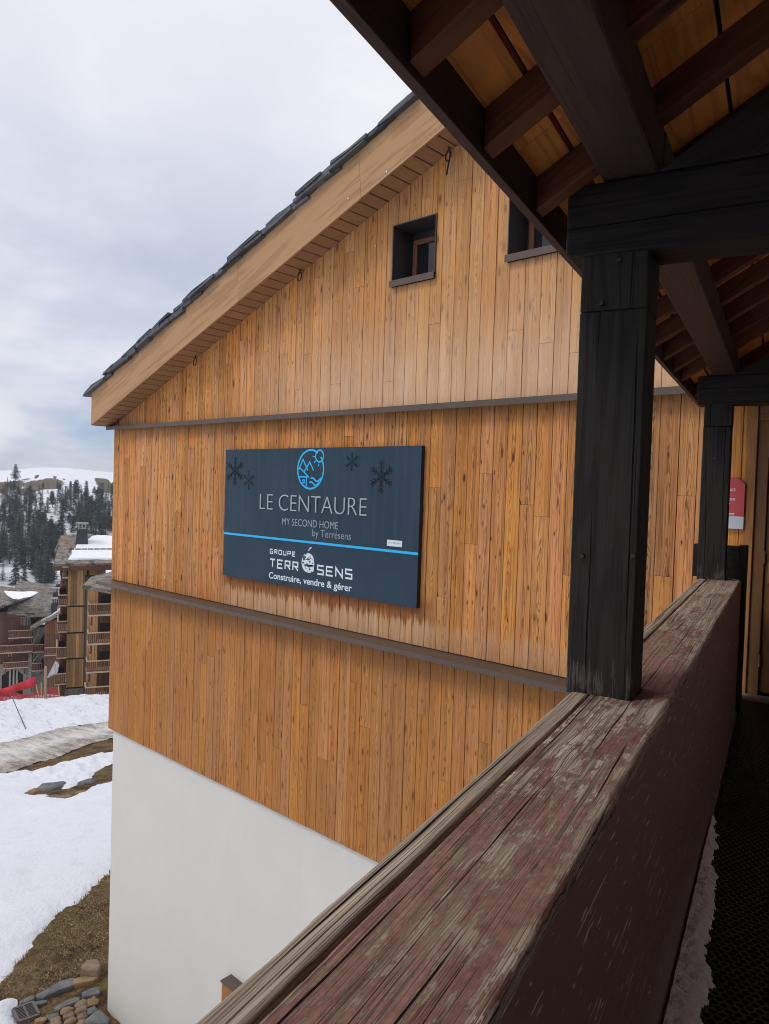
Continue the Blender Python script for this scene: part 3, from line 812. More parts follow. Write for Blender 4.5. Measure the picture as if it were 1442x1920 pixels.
# slate roof: ragged stone slabs laid in courses; the verge shows their edges
def slate():
    t = NT('slate_slabs'); p = t.obj(); tone = t.attr('tone')
    n = t.noise(p, 5.0, 6, .65); m = t.noise(p, 28.0, 5, .65)
    c = t.ramp(t.math('ADD', t.math('MULTIPLY', n, .6), t.math('MULTIPLY', tone, .4)), [(.25, (.028, .032, .038)), (.55, (.075, .082, .092)), (.75, (.15, .155, .16)), (.9, (.11, .085, .065))])
    return t.done(c, .6, t.bump(m, .8, .02), .5)
M_slate = slate()
mb = MB(); s20 = .364; L = math.sqrt(1 + s20 ** 2); cs, sn = 1 / L, s20 / L
def slab(mb, s, y0, y1, ln, th, dz, tilt):
    """a slab lying on the slope at distance s from the eave"""
    x0 = -12.86 + s * cs; z0 = FB(-12.70) + FH + (x0 + 12.70) * s20 + dz
    a = math.atan(s20) - tilt
    poly = []
    for (q, h) in ((0, 0), (ln * .35, -.004), (ln, 0), (ln, th), (ln * .5, th * 1.1), (.012, th * .85)):
        poly.append((x0 + q * math.cos(a) - h * math.sin(a), z0 + q * math.sin(a) + h * math.cos(a)))
    n0 = len(mb.v); mb.prism(WF, poly, 1, y0, y1)
    mb.v[-1] += rng.uniform(-.012, .012, mb.v[-1].shape)
s = 0.0
while s < 12.7:
    y = YF - .085 + random.uniform(-.03, .03)
    k = 0
    while y < D + 2.6:
        w = random.uniform(.22, .5)
        ln = random.uniform(.55, .78) if k == 0 else random.uniform(.42, .55)
        slab(mb, s + random.uniform(-.05, .05), y, y + w - .01, ln, random.uniform(.035, .068), .002 + random.uniform(0, .02), .05 + random.uniform(-.02, .04))
        if k == 0 and random.random() < .55:
            slab(mb, s + random.uniform(.05, .2), y + random.uniform(-.03, .02), y + w - .01, random.uniform(.4, .75), random.uniform(.022, .042), .066, .05 + random.uniform(-.03, .05))
        y += w; k += 1
    s += random.uniform(.26, .36)
mb.build('slate_roof', M_slate, chalet)
RB = lambda x: FB(x) + FH - .03
mb = MB(); mb.prism(WF, [(-12.70, RB(-12.7) - .10), (-1, RB(-1) - .10), (-1, RB(-1)), (-12.70, RB(-12.7))], 1, YF + .001, D + 9.2)
mb.prism(WF, [(-.999, RB(-1) - .10), (10.7, RB(-12.7) - .10), (10.7, RB(-12.7)), (-.999, RB(-1))], 1, YF + .001, D + 9.2)
mb.build('roof_deck', M_void, chalet)

# cable loops clipped under the soffit
for (px, tail) in (((221, 783), .10), ((366, 667), .12), ((562, 520), .14), ((841, 288), .22)):
    Y = D - .07; q = w_at(px, Y) + E0
    ztop = SOF(q[0]) - .004; r = .060
    pts = [(q[0], Y, ztop)]
    cz = ztop - r - .03
    for k in range(17):
        a = math.pi / 2 + 2 * math.pi * k / 16 * .97
        pts.append((q[0] + .62 * r * math.cos(a), Y - .004 * k / 16 + .006 * math.sin(a), cz + r * math.sin(a)))
    pts.append((q[0] + .018, Y - .01, ztop))
    mb = MB(); mb.tube(pts, .0085, 6); 
    if tail > .2: mb.tube([(q[0] + .01, Y, ztop), (q[0] + .02, Y, ztop - .1), (q[0] - .01, Y - .01, ztop - .3)], .009, 6)
    mb.build('cable_loop', M_black_iron, chalet, smooth=True)

# windows: deep metal-lined openings, timber casements set at the back
M_reveal = plain('window_metal', (.040, .034, .032), .42, .5, .1, 4)
M_casement = wood_done(wood('casement', (.20, .085, .04), (.13, .05, .025), vary=.1))
def glass_mat():
    t = NT('window_glass'); return t.done((.012, .014, .017), .04, None, .6)
M_glass = glass_mat()
for (x0, x1, z0, z1) in WINS:
    dp = .36; th = .012
    mb = MB()
    mb.box(WF, (x0, D - .018, z0), (x0 + th, D + dp, z1), 2); mb.box(WF, (x1 - th, D - .018, z0), (x1, D + dp, z1), 2)
    mb.box(WF, (x0 + th, D - .018, z1 - th), (x1 - th, D + dp, z1), 0); mb.box(WF, (x0 + th, D, z0), (x1 - th, D + dp, z0 + th), 0)
    mb.box(WF, (x0 + th, D + dp - .02, z0 + th), (x1 - th, D + dp - .001, z1 - th), 0)
    w = mb.build('window', M_reveal, chalet)
    mb = MB(); mb.prism(WF, [(D - .05, z0 - .008), (D - .045, z0 - .008), (D - .045, z0 + .06), (D + .02, z0 + .068), (D + .02, z0 + .072), (D - .05, z0 + .066)], 0, x0 - .008, x1 + .008)
    mb.build('sill', M_metal_dark, w)
    a, b, c, d = x0 + .06, x1 - .05, z0 + .075, z1 - .11; fw_ = .06; y0, y1 = D + dp - .075, D + dp - .022
    mb = MB(); mb.box(WF, (a, y0, c), (a + fw_, y1, d), 2); mb.box(WF, (b - fw_, y0, c), (b, y1, d), 2)
    mb.box(WF, (a + fw_, y0, d - fw_), (b - fw_, y1, d), 0); mb.box(WF, (a + fw_, y0, c), (b - fw_, y1, c + fw_), 0)
    mb.build('frame', M_casement, w, bevel=.004)
    mb = MB(); mb.box(WF, (a + fw_, y0 + .025, c + fw_), (b - fw_, y0 + .031, d - fw_), 2); mb.build('pane', M_glass, w)

# door corner at the walkway's end
M_door = wood_done(wood('door_timber', (.21, .095, .030), (.14, .060, .018), vary=.12, rough=.55, bump=.2))
M_trim = wood_done(wood('corner_trim', (.36, .155, .045), (.24, .095, .026), vary=.15, rough=.6, bump=.3))
mb = MB(); mb.box(WF, (-1.934, D - .012, -1.6 + EYE), (-1.862, D + .06, .83 + EYE), 2); mb.build('corner_trim', M_trim, chalet, bevel=.003)
dr = MB(); dr.box(WF, (-1.772, D + .035, -1.555 + EYE), (-.86, D + .075, .575 + EYE), 2); door = dr.build('door', M_door, chalet, bevel=.003)
mb = MB(); mb.box(WF, (-1.860, D + .012, -1.6 + EYE), (-1.775, D + .09, .655 + EYE), 2); mb.box(WF, (-1.775, D + .012, .58 + EYE), (-.80, D + .09, .655 + EYE), 0)
mb.box(WF, (-1.860, D + .006, .658 + EYE), (-.80, D + .09, .83 + EYE), 0)
mb.build('door_frame', M_door, chalet, bevel=.004)
for zc_ in (.415, -.452, -1.30):
    mb = MB(); mb.tube([(-1.774, D + .022, zc_ - .05 + EYE), (-1.774, D + .022, zc_ + .05 + EYE)], .011, 8); mb.build('hinge', plain('hinge_brass', (.22, .16, .09), .45, .5, .1, 20, .7), door)
mb = MB(); mb.box(WF, (-1.745, D + .022, -.66 + EYE), (-1.0, D + .0335, -.49 + EYE), 0); mb.build('push_plate', M_trim, door)
mb = MB(); mb.box(WF, (-1.6, D + .022, -1.545 + EYE), (-.9, D + .0335, -1.50 + EYE), 0); mb.build('kick_strip', M_black_iron, door)

# ------------------------------------------------------------------ timber box on the rendered base
q = w_at((414, 1840), D - .14) + E0
hood = thing('timber_box', (q[0] + .3, D, q[2] - .2), 'small timber box with dark metal lid low on the white rendered wall', 'box')
mb = MB(); mb.box(WF, (q[0], D - .12, q[2] - .6), (q[0] + .7, D + .054, q[2] - .012), 2); mb.build('board_casing', M_trim, hood)
mb = MB(); mb.box(WF, (q[0] - .012, D - .14, q[2] - .011), (q[0] + .72, D + .054, q[2] + .012), 0); mb.build('lid', M_metal_dark, hood)

# ------------------------------------------------------------------ lettering and strokes
def glyphs(body, offset=0.0, sx=1.0):
    cu = bpy.data.curves.new('t', 'FONT'); cu.body = body; cu.size = 1.0; cu.resolution_u = 6; cu.offset = offset; cu.fill_mode = 'FRONT'
    ob = bpy.data.objects.new('t', cu); col.objects.link(ob)
    bpy.context.view_layer.update()
    me = bpy.data.meshes.new_from_object(ob.evaluated_get(bpy.context.evaluated_depsgraph_get()))
    V = np.array([v.co[:] for v in me.vertices]); F = [list(p.vertices) for p in me.polygons]
    bpy.data.objects.remove(ob); bpy.data.curves.remove(cu); bpy.data.meshes.remove(me)
    return V, F
def lay(mb, V, F, fr, box_, y, mat=0, tone=.5):
    """fit the glyphs into box (x0, x1, z0, z1) of a frame whose y is depth"""
    x0, x1, z0, z1 = box_
    a, b = V.min(0), V.max(0)
    P = np.zeros((len(V), 3)); P[:, 0] = x0 + (V[:, 0] - a[0]) / (b[0] - a[0]) * (x1 - x0); P[:, 2] = z0 + (V[:, 1] - a[1]) / (b[1] - a[1]) * (z1 - z0); P[:, 1] = y
    # orient every face toward -y
    out = []
    for f in F:
        p = P[f[:3]]; nrm = np.cross(p[1] - p[0], p[2] - p[0]); out.append(f if nrm[1] < 0 else f[::-1])
    mb.add(X(fr, P), out, [[(P[i][0], P[i][2]) for i in f] for f in out], mat, tone)
def stroke(mb, fr, pts, w, y, closed=False, mat=0):
    pts = [np.array(p, float) for p in pts]; n = len(pts); L_, R_ = [], []
    for i in range(n):
        a = pts[i - 1] if (i or closed) else None; b = pts[(i + 1) % n] if (i + 1 < n or closed) else None
        d1 = (pts[i] - a) if a is not None else (b - pts[i]); d2 = (b - pts[i]) if b is not None else d1
        d1 = d1 / np.linalg.norm(d1); d2 = d2 / np.linalg.norm(d2)
        t = d1 + d2; t /= np.linalg.norm(t) + 1e-9
        nn = np.array([-t[1], t[0]]); k = w / 2 / max(.4, abs(nn @ np.array([-d1[1], d1[0]])))
        L_.append(pts[i] + nn * k); R_.append(pts[i] - nn * k)
    V = [(p[0], y, p[1]) for p in L_] + [(p[0], y, p[1]) for p in R_]
    F = [[i, (i + 1) % n, n + (i + 1) % n, n + i][::-1] for i in range(n if closed else n - 1)]
    mb.add(X(fr, V), F, [[(0, 0)] * 4] * len(F), mat, .5)
def disc(mb, fr, c, rx, rz_, y, n=24, mat=0):
    V = [(c[0] + rx * math.cos(2 * math.pi * k / n), y, c[1] + rz_ * math.sin(2 * math.pi * k / n)) for k in range(n)]
    mb.add(X(fr, V), [list(range(n))], [[(0, 0)] * n], mat, .5)
def circ(c, r, n=40, a0=0, a1=2 * math.pi): 
    k = n if abs(a1 - a0 - 2 * math.pi) < 1e-6 else n - 1
    return [(c[0] + r * math.cos(a0 + (a1 - a0) * i / k), c[1] + r * math.sin(a0 + (a1 - a0) * i / k)) for i in range(n)]

# ------------------------------------------------------------------ residence sign
SF = frame((1.0047, 0, 0), (0, 1, 0), (0, 0, 1.0047), (-9.108, D - .060, -1.336 + EYE))
sign = thing('residence_sign', (-7.2, D - .09, -1.33 + EYE), 'large dark blue sign with round cyan logo and pale lettering on the larch wall', 'sign')
def sign_mat():
    t = NT('sign_blue'); p, x, y, z = t.pos()
    n = t.noise(t.vec(t.math('MULTIPLY', x, 1.6), 0.0, t.math('MULTIPLY', z, 1.2)), 1.0, 5, .55)
    run = t.noise(t.vec(t.math('MULTIPLY', x, 14.0), 0.0, t.math('MULTIPLY', z, .5)), 1.0, 4, .6)
    c = t.mix(t.ramp(n, [(.3, 0.), (.7, 1.)]), (.011, .030, .052), (.018, .043, .070))
    up_ = t.ss(z, .92, .925)
    c = t.mix(t.math('MULTIPLY', t.math('MULTIPLY', t.ramp(run, [(.45, 0.), (.75, 1.)]), up_), .28), c, (.05, .085, .11))
    # a few limescale drips
    drip = t.math('MULTIPLY', t.ss(t.noise(t.vec(t.math('MULTIPLY', x, 30.0), 5.0, t.math('MULTIPLY', z, 1.4)), 1.0, 3, .6), .70, .74), up_)
    c = t.mix(t.math('MULTIPLY', drip, .35), c, (.16, .20, .22))
    return t.done(c, .5, None, .3)
M_sign = sign_mat()
M_cyan = plain('cyan_vinyl', (.012, .43, .80), .45, .5, .04, 3)
M_pale = plain('pale_raised_letters', (.36, .41, .43), .5, .5, .10, 6)
M_paler = plain('faded_letters', (.27, .32, .35), .5, .5, .12, 6)
M_white = plain('white_vinyl', (.62, .68, .72), .5, .4, .05, 6)
M_flake = plain('dark_snowflake', (.007, .012, .017), .6, .2, .1, 6)
mb = MB(); mb.box(SF, (0, 0, 0), (3.722, .002, 1.835), 0); mb.build('face', M_sign, sign)
mb = MB(); mb.box(SF, (-.002, .0025, -.002), (3.725, .055, 1.837), 0); mb.build('edge_frame', plain('sign_edge', (.010, .011, .013), .5), sign)
mb = MB()
yk = [-.0015]
def yy():
    yk[0] -= .00012; return yk[0]
CW = .024; lc = (1.862, 1.560); lr = .250
stroke(mb, SF, circ(lc, lr, 56, math.radians(58), math.radians(400)), CW, yy())          # ring, open where the sun sits
stroke(mb, SF, circ((2.030, 1.731), .075, 32), CW * .85, yy(), True)
def pl(pts, w=CW * .8): stroke(mb, SF, pts, w, yy())
pl([(1.632, 1.555), (1.712, 1.690), (1.815, 1.545)])
pl([(1.745, 1.530), (1.846, 1.655), (1.925, 1.545)])
pl([(1.648, 1.585), (1.835, 1.458)])
pl([(1.628, 1.462), (1.835, 1.462)])
pl([(1.790, 1.455), (1.790, 1.322)])
for (a, b, dz) in ((1.873, 2.085, 1.428), (1.850, 2.055, 1.376)):
    pl([(a + (b - a) * k / 14, dz + .022 * math.sin(k / 14 * 2 * math.pi * 1.15 + .5)) for k in range(15)], CW * .85)
for a, b in (((1.900, 1.726), (1.940, 1.722)), ((1.930, 1.645), (1.960, 1.668)), ((2.018, 1.598), (2.024, 1.634))): pl([a, b], CW * .7)
stroke(mb, SF, [(1.722, 1.385), (1.760, 1.385), (1.760, 1.420), (1.722, 1.420)], .016, yy(), True)
mb.build('round_logo', M_cyan, sign)
mb = MB(); mb.box(SF, (0, -.0012, .600), (3.722, .0, .630), 0); mb.build('stripe', M_cyan, sign)
def text_part(name, body, bx, mat, off=0.0, raise_=.0):
    mb = MB(); V, F = glyphs(body, off); lay(mb, V, F, SF, bx, -.0015 - raise_)
    o = mb.build(name, mat, sign)
    if raise_:
        s = o.modifiers.new('solid', 'SOLIDIFY'); s.thickness = raise_; s.offset = -1
    return o
text_part('lettering', 'LE CENTAURE', (.842, 2.905, 1.004, 1.218), M_pale, -.020, .012)
text_part('lettering', 'MY SECOND HOME', (1.326, 2.412, .812, .905), M_paler, -.004, .003)
text_part('lettering', 'by Terr\u00e9sens', (1.938, 2.643, .668, .788), M_paler, -.006, .003)
SQ = {'T': [[(0, 1), (1, 1)], [(.5, .93), (.5, 0)]], 'E': [[(1, 1), (0, 1), (0, 0), (1, 0)], [(.07, .5), (.88, .5)]], 'R': [[(0, 0), (0, 1), (.93, 1), (.93, .48), (.07, .48)], [(.50, .42), (1, 0)]],
      'S': [[(1, 1), (.04, 1), (.04, .53), (.96, .47), (.96, 0), (0, 0)]], 'N': [[(0, 0), (0, 1), (1, 0), (1, 1)]], 'G': [[(1, 1), (0, 1), (0, 0), (1, 0), (1, .48), (.55, .48)]],
      'O': [[(0, 0), (0, 1), (1, 1), (1, 0), (0, 0)]], 'U': [[(0, 1), (0, 0), (1, 0), (1, 1)]], 'P': [[(0, 0), (0, 1), (1, 1), (1, .45), (.07, .45)]]}
def square_text(body, bx, w, gap):
    x0, x1, z0, z1 = bx; n = len(body); cw = (x1 - x0 - gap * (n - 1)) / n; mb = MB(); yk[0] = -.0012
    for i, ch in enumerate(body):
        for pl_ in SQ[ch]:
            yk[0] -= .0001
            a_ = x0 + i * (cw + gap) + w / 2; stroke(mb, SF, [(a_ + px * (cw - w), z0 + w / 2 + pz * (z1 - z0 - w)) for px, pz in pl_], w, yk[0])
    mb.build('lettering', M_white, sign)
square_text('GROUPE', (1.078, 1.615, .402, .470), .0135, .024)
square_text('TERR', (1.081, 1.686, .212, .340), .0225, .032)
square_text('SENS', (2.040, 2.693, .211, .341), .0225, .032)
text_part('lettering', 'Construire, vendre & g\u00e9rer', (1.072, 2.684, .035, .152), M_white, .016)
def globe():
    t = NT('flaked_white_letter'); p = t.obj()
    m = t.ss(t.noise(p, 22.0, 5, .65), .545, .565)
    return t.done(t.mix(m, (.62, .68, .72), (.03, .06, .09)), .5)
M_globe = globe()
text_part('emblem_letter', 'e', (1.742, 1.990, .218, .472), M_globe, .03)
mb = MB(); P = [(1.852, .500), (1.885, .506), (1.938, .552), (1.900, .552)]
mb.add(X(SF, [(p[0], -.0018, p[1]) for p in P]), [[0, 1, 2, 3]], [P], 0, .5); mb.build('emblem_accent', M_globe, sign)
def flake(c, r, kind, clip=None):
    yk[0] = -.0012; mb = MB(); wd = r * .070
    for k in range(6):
        a = math.pi / 2 + k * math.pi / 3; d = np.array([math.cos(a), math.sin(a)]); n = np.array([-d[1], d[0]]); c0 = np.array(c)
        y = yy(); stroke(mb, SF, [c0 + d * .02 * r, c0 + d * r], wd, y)
        for f, l in ((.42, .25), (.66, .30), (.0, 0)) if kind == 0 else ((.35, .2), (.6, .22), (.82, .15)):
            if l == 0: continue
            for s_ in (-1, 1):
                dd = d * .72 + n * s_ * .70
                q0 = c0 + d * (f * r); q1 = q0 + dd * l * r
                if clip is not None and min(q0[0], q1[0]) < clip: continue
                stroke(mb, SF, [q0, q1], wd * .9, yy())
        if kind == 0:   # inner star
            q0 = c0 + d * .42 * r; d2 = np.array([math.cos(a + math.pi / 3), math.sin(a + math.pi / 3)])
            v = c0 + (d + d2) * .13 * r
            stroke(mb, SF, [q0, v, c0 + d2 * .42 * r], wd * .8, yy())
    return mb.build('snowflake', M_flake, sign)
flake((3.117, 1.482), .205, 0); flake((2.620, 1.660), .118, 1); flake((.565, 1.398), .135, 1); flake((.235, 1.53), .222, 0)
mb = MB(); mb.box(SF, (3.246, -.006, .672), (3.481, -.001, .745), 0); tp = mb.build('name_plate', M_white, sign)
mb = MB()
for a_, b_, h_ in ((3.265, 3.325, .008), (3.34, 3.375, .018), (3.39, 3.46, .009)): mb.box(SF, (a_, -.0068, .706), (b_, -.0061, .706 + h_), 0)
mb.build('fine_print', M_pale, tp)

# ------------------------------------------------------------------ red plate by the door
rs = thing('red_plaque', (-2.2, D - .01, -.23 + EYE), 'red and white classification plaque half hidden behind the far black post', 'plaque')
RF = frame((1, 0, 0), (0, 1, 0), (0, 0, 1), (-2.220, D - .035, -.232 + EYE))
M_red = plain('red_enamel', (.48, .045, .05), .4, .5, .03); M_grey = plain('pale_grey_enamel', (.52, .54, .58), .4, .5, .03); M_wl = plain('white_letters', (.75, .75, .75), .5)
mb = MB(); mb.prism(RF, [(0, .104), (.29, .104), (.29, .374), (.23, .425), (.06, .425), (0, .374)], 1, 0, .030); mb.build('red_field', M_red, rs, bevel=.002)
mb = MB(); mb.box(RF, (0, .0005, .0), (.29, .030, .1035), 0); mb.build('lower_field', M_grey, rs, bevel=.002)
def rtext(body, bx, off=.01):
    mb = MB(); V, F = glyphs(body, off); lay(mb, V, F, RF, bx, -.001); mb.build('lettering', M_wl, rs)
rtext('RESIDENCE', (.072, .217, .312, .333)); rtext('DE TOURISME', (.072, .217, .233, .254))
mb = MB()
for k in range(4):
    cx_, cz_ = (.070 + .033 * k), .206; P = []
    for j in range(10):
        r = .0145 if j % 2 == 0 else .006; a = math.pi / 2 + j * math.pi / 5; P.append((cx_ + r * math.cos(a), -.001, cz_ + r * math.sin(a)))
    mb.add(X(RF, P), [list(range(10))[::1]], [[(0, 0)] * 10], 0, .5)
mb.build('star', M_wl, rs)
mb = MB()
for (z0, x0) in ((.124, .10), (.112, .10)):
    mb.box(RF, (x0, -.001, z0), (.217, -.0002, z0 + .005), 0)
mb.build('fine_print', M_wl, rs)
# ------------------------------------------------------------------ terrain (g frame: s right, d away, z from the eye)
P0 = (0.82, 14.33, -9.70)
def slope(d):
    d = np.asarray(d, float)
    return np.where(d < 14.33, -9.70, np.where(d < 84, -9.70 - .1917 * (d - 14.33), np.where(d < 128, -23.06 - .2 * (d - 84), -31.86 - .09 * (d - 128))))
def g_slope(p):
    """where a pixel ray meets the falling meadow"""
    r = ray(p); a, dz = r @ A, r[2]; k = .1917
    t = (-9.70 + k * 14.33) / (dz + k * a)
    if t * a < 14.33: t = -9.70 / dz
    return np.array([t * (r @ B), t * a])
def cpx(l, sx, x0, y0): return [(x0 + a * sx, y0 + b * sx) for a, b in l]
SC1 = .1491
big_brown = [(260, 1590), (193.6, 1644), (172, 1662), (153, 1682), (128, 1700), (101, 1717), (84, 1737), (70, 1752), (58, 1770), (42, 1791), (30, 1801), (17, 1811), (10, 1826), (0, 1839)]
bb = [g_slope(p) for p in big_brown]
dirv = bb[-1] - bb[-4]; dirv /= np.linalg.norm(dirv)
bb += [bb[-1] + dirv * 1.2 + np.array([-.3, -.1])]
low_sn = [g_slope(p) for p in [(0, 1879), (14, 1874), (24, 1875), (27, 1886), (20, 1896), (21, 1908), (25, 1925)]]
bb += [np.array([-2.6, 14.6])] + low_sn + [low_sn[-1] + np.array([.2, -4.0]), np.array([6.0, 6.0]), np.array([30.0, 12.0]), np.array([30.0, 26.0])]
strip = [g_slope(p) for p in [(-60, 1453), (0, 1449), (15, 1446), (40, 1436), (65, 1428), (100, 1421), (130, 1408), (160, 1399), (190, 1391), (215, 1386), (320, 1362), (320, 1388), (205, 1412), (165, 1420), (130, 1427), (85, 1439), (55, 1445), (25, 1448), (0, 1449.5), (-60, 1454)]]
patch2 = [g_slope(p) for p in [(52, 1493), (62, 1486), (80, 1482), (98, 1477), (118, 1481), (132, 1480), (150, 1473), (166, 1465), (178, 1451), (190, 1443), (215, 1432), (320, 1400), (320, 1450), (202, 1473), (180, 1477), (160, 1488), (140, 1496), (122, 1501), (104, 1500), (88, 1494), (70, 1494)]]
road = [g_slope(p) for p in [(-300, 1420), (0, 1396), (35, 1390), (105, 1375), (195, 1363), (320, 1345), (320, 1362), (215, 1386), (190, 1391), (160, 1399), (130, 1408), (100, 1421), (65, 1428), (40, 1436), (15, 1446), (0, 1449), (-60, 1453), (-300, 1490)]]
def inside(P, poly):
    x, y = P[:, 0], P[:, 1]; r = np.zeros(len(P), bool); n = len(poly)
    for i in range(n):
        x0, y0 = poly[i]; x1, y1 = poly[(i + 1) % n]
        c = (y0 > y) != (y1 > y)
        with np.errstate(divide='ignore', invalid='ignore'):
            r ^= c & (x < (x1 - x0) * (y - y0) / (y1 - y0 + 1e-12) + x0)
    return r
def pdist(P, poly):
    d = np.full(len(P), 1e9); n = len(poly)
    for i in range(n):
        a = np.array(poly[i]); b = np.array(poly[(i + 1) % n]); ab = b - a
        t = np.clip(((P - a) @ ab) / (ab @ ab + 1e-12), 0, 1); d = np.minimum(d, np.linalg.norm(P - a - t[:, None] * ab, axis=1))
    return d
def sdf(P, poly):
    d = pdist(P, poly); return np.where(inside(P, poly), d, -d)        # positive inside
def nz(P, f, seed, oct_=1):
    return np.array([sum(mn.noise((p[0] * f * 2 ** k, p[1] * f * 2 ** k, seed + k)) * .5 ** k for k in range(oct_)) for p in P])
fine = np.arange(-.100, .1001, .0009)
left = -.100 - np.cumsum(.002 * 1.085 ** np.arange(62)); left = left[left > -2.4]
right = .100 + np.cumsum(.002 * 1.085 ** np.arange(48)); right = right[right < .95]
AZ = np.concatenate([left[::-1], fine, right])
R1 = np.concatenate([np.geomspace(3, 12.5, 16)[:-1], np.geomspace(12.5, 90, 330)])
def grid_pts(az, rr):
    T, R = np.meshgrid(az, rr, indexing='ij'); return np.stack([(R * np.tan(np.clip(T, -1.2, 1.2)) if False else R * np.sin(T)).ravel(), (R * np.cos(T)).ravel()], 1)
G = grid_pts(AZ, R1); NA, NR = len(AZ), len(R1)
bump_h = 1.5 * np.exp(-((G[:, 1] - 66) / 8.0) ** 2)
Z0 = slope(G[:, 1]) + bump_h + .25 * nz(G, .05, 3, 2) * np.clip((G[:, 1] - 18) / 10, 0, 1)
def gfaces(idx):
    I = idx.reshape(NA, NR); a, b, c, d = I[:-1, :-1].ravel(), I[1:, :-1].ravel(), I[1:, 1:].ravel(), I[:-1, 1:].ravel()
    F = np.stack([a, b, c, d], 1)
    return F[(F >= 0).all(1)]
# bare ground: winter-brown turf
def turf():
    t = NT('winter_turf'); p, x, y, z = t.pos()
    n = t.noise(p, 1.1, 6, .62); f = t.noise(p, 11.0, 6, .68); g = t.noise(p, 48.0, 4, .65)
    c = t.ramp(t.math('ADD', t.math('MULTIPLY', n, .40), t.math('MULTIPLY', t.math('ADD', f, g), .30)), [(.40, (.030, .018, .010)), (.48, (.095, .062, .032)), (.55, (.19, .135, .068)), (.63, (.34, .27, .16))])
    gr = t.math('MULTIPLY', t.ss(t.noise(p, .5, 5, .6), .50, .66), t.ss(n, .35, .6))
    c = t.mix(t.math('MULTIPLY', gr, .5), c, (.12, .125, .035))
    br = t.ss(t.noise(p, 2.2, 5, .6), .58, .70)
    c = t.mix(t.math('MULTIPLY', br, .6), c, (.09, .048, .026))
    return t.done(c, .95, t.bump(t.math('ADD', f, t.math('MULTIPLY', g, .6)), 1.0, .05), .1)
M_turf = turf()
clod = np.where((G[:, 1] < 50) & (np.abs(np.arctan2(G[:, 0], G[:, 1])) < .12), .03 * nz(G, 3.0, 11, 3), 0)
o = mesh_obj('ground', X(GF, np.column_stack([G, Z0 - .02 + clod])), gfaces(np.arange(NA * NR)), M_turf); structure(o)
# the snow lying over it
b_in = np.maximum.reduce([sdf(G, bb), sdf(G, strip), sdf(G, patch2)])
r_in = sdf(G, road)
edge = .14 * nz(G, 2.2, 21, 3) + .05 * nz(G, 11.0, 22, 2)
sc_edge = np.clip(G[:, 1] / 22, .7, 1.1)
snow_d = -np.maximum(b_in, r_in) + edge * sc_edge
th = np.where(snow_d > 0, .13 * (1 - np.exp(-np.maximum(snow_d, 0) / .30)), snow_d * .45)
foot = .03 * nz(G, 1.4, 31, 3) + .16 * nz(G, .28, 32, 2)
rough_zone = np.clip(sdf(G, [g_slope(p) for p in [(20, 1448), (210, 1412), (210, 1440), (160, 1475), (110, 1478), (60, 1470), (30, 1460)]]) + .5, 0, 1)
foot += rough_zone * .22 * nz(G * np.array([1.0, .7]), 1.5, 33, 2)
foot += np.clip((G[:, 1] - 46) / 6, 0, 1) * .20 * nz(G * np.array([.6, 1.0]), 1.1, 35, 3)
foot = np.maximum(foot, -.10)
keep = snow_d > -.22
Zs = Z0 + th + foot * np.clip(th / .13, 0, 1)
idx = -np.ones(NA * NR, int); idx[keep] = np.arange(keep.sum())
M_snow = snow_mat('snow', .28, (.72, .745, .80))
o = mesh_obj('snow_field', X(GF, np.column_stack([G, Zs])[keep]), gfaces(idx), M_snow); structure(o)
# churned, dirty track
def slush():
    t = NT('dirty_slush'); p, x, y, z = t.pos()
    rot = t.n('ShaderNodeMapping'); rot.inputs['Rotation'].default_value = (0, 0, math.radians(-30)); rot.inputs['Scale'].default_value = (.25, 1.3, 1.0); t.set(rot.inputs[0], p)
    n = t.noise(rot.outputs[0], 1.5, 7, .66); f = t.noise(p, 4.0, 6, .7); w = t.attr('wet')
    k = t.math('ADD', t.math('ADD', t.math('MULTIPLY', n, .6), t.math('MULTIPLY', f, .4)), t.math('ADD', w, .035))
    c = t.ramp(k, [(.36, (.10, .082, .065)), (.47, (.27, .24, .205)), (.56, (.46, .43, .40)), (.70, (.66, .65, .64))])
    return t.done(c, .8, t.bump(t.math('ADD', n, f), .9, .12), .25)
M_slush = slush()
rk = r_in + edge * sc_edge * .8 > -.30
ridx = -np.ones(NA * NR, int); ridx[rk] = np.arange(rk.sum())
low_e = pdist(G, [g_slope(p) for p in [(0, 1449), (15, 1446), (40, 1436), (65, 1428), (100, 1421), (130, 1408), (160, 1399), (190, 1391), (215, 1386)]])
wet = .10 * np.clip(r_in / 2.5 - .2, -.2, 1) - .06 * np.exp(-((low_e - 1.3) / 1.0) ** 2)
o = mesh_obj('slushy_track', X(GF, np.column_stack([G, Z0 + .03 + .045 * nz(G, 1.6, 41, 3)])[rk]), gfaces(ridx), M_slush, None, True, None, {'wet': wet[rk]}); structure(o)

def gz(s, d):
    return float(slope(d)) + 1.5 * math.exp(-((d - 66) / 8.0) ** 2)
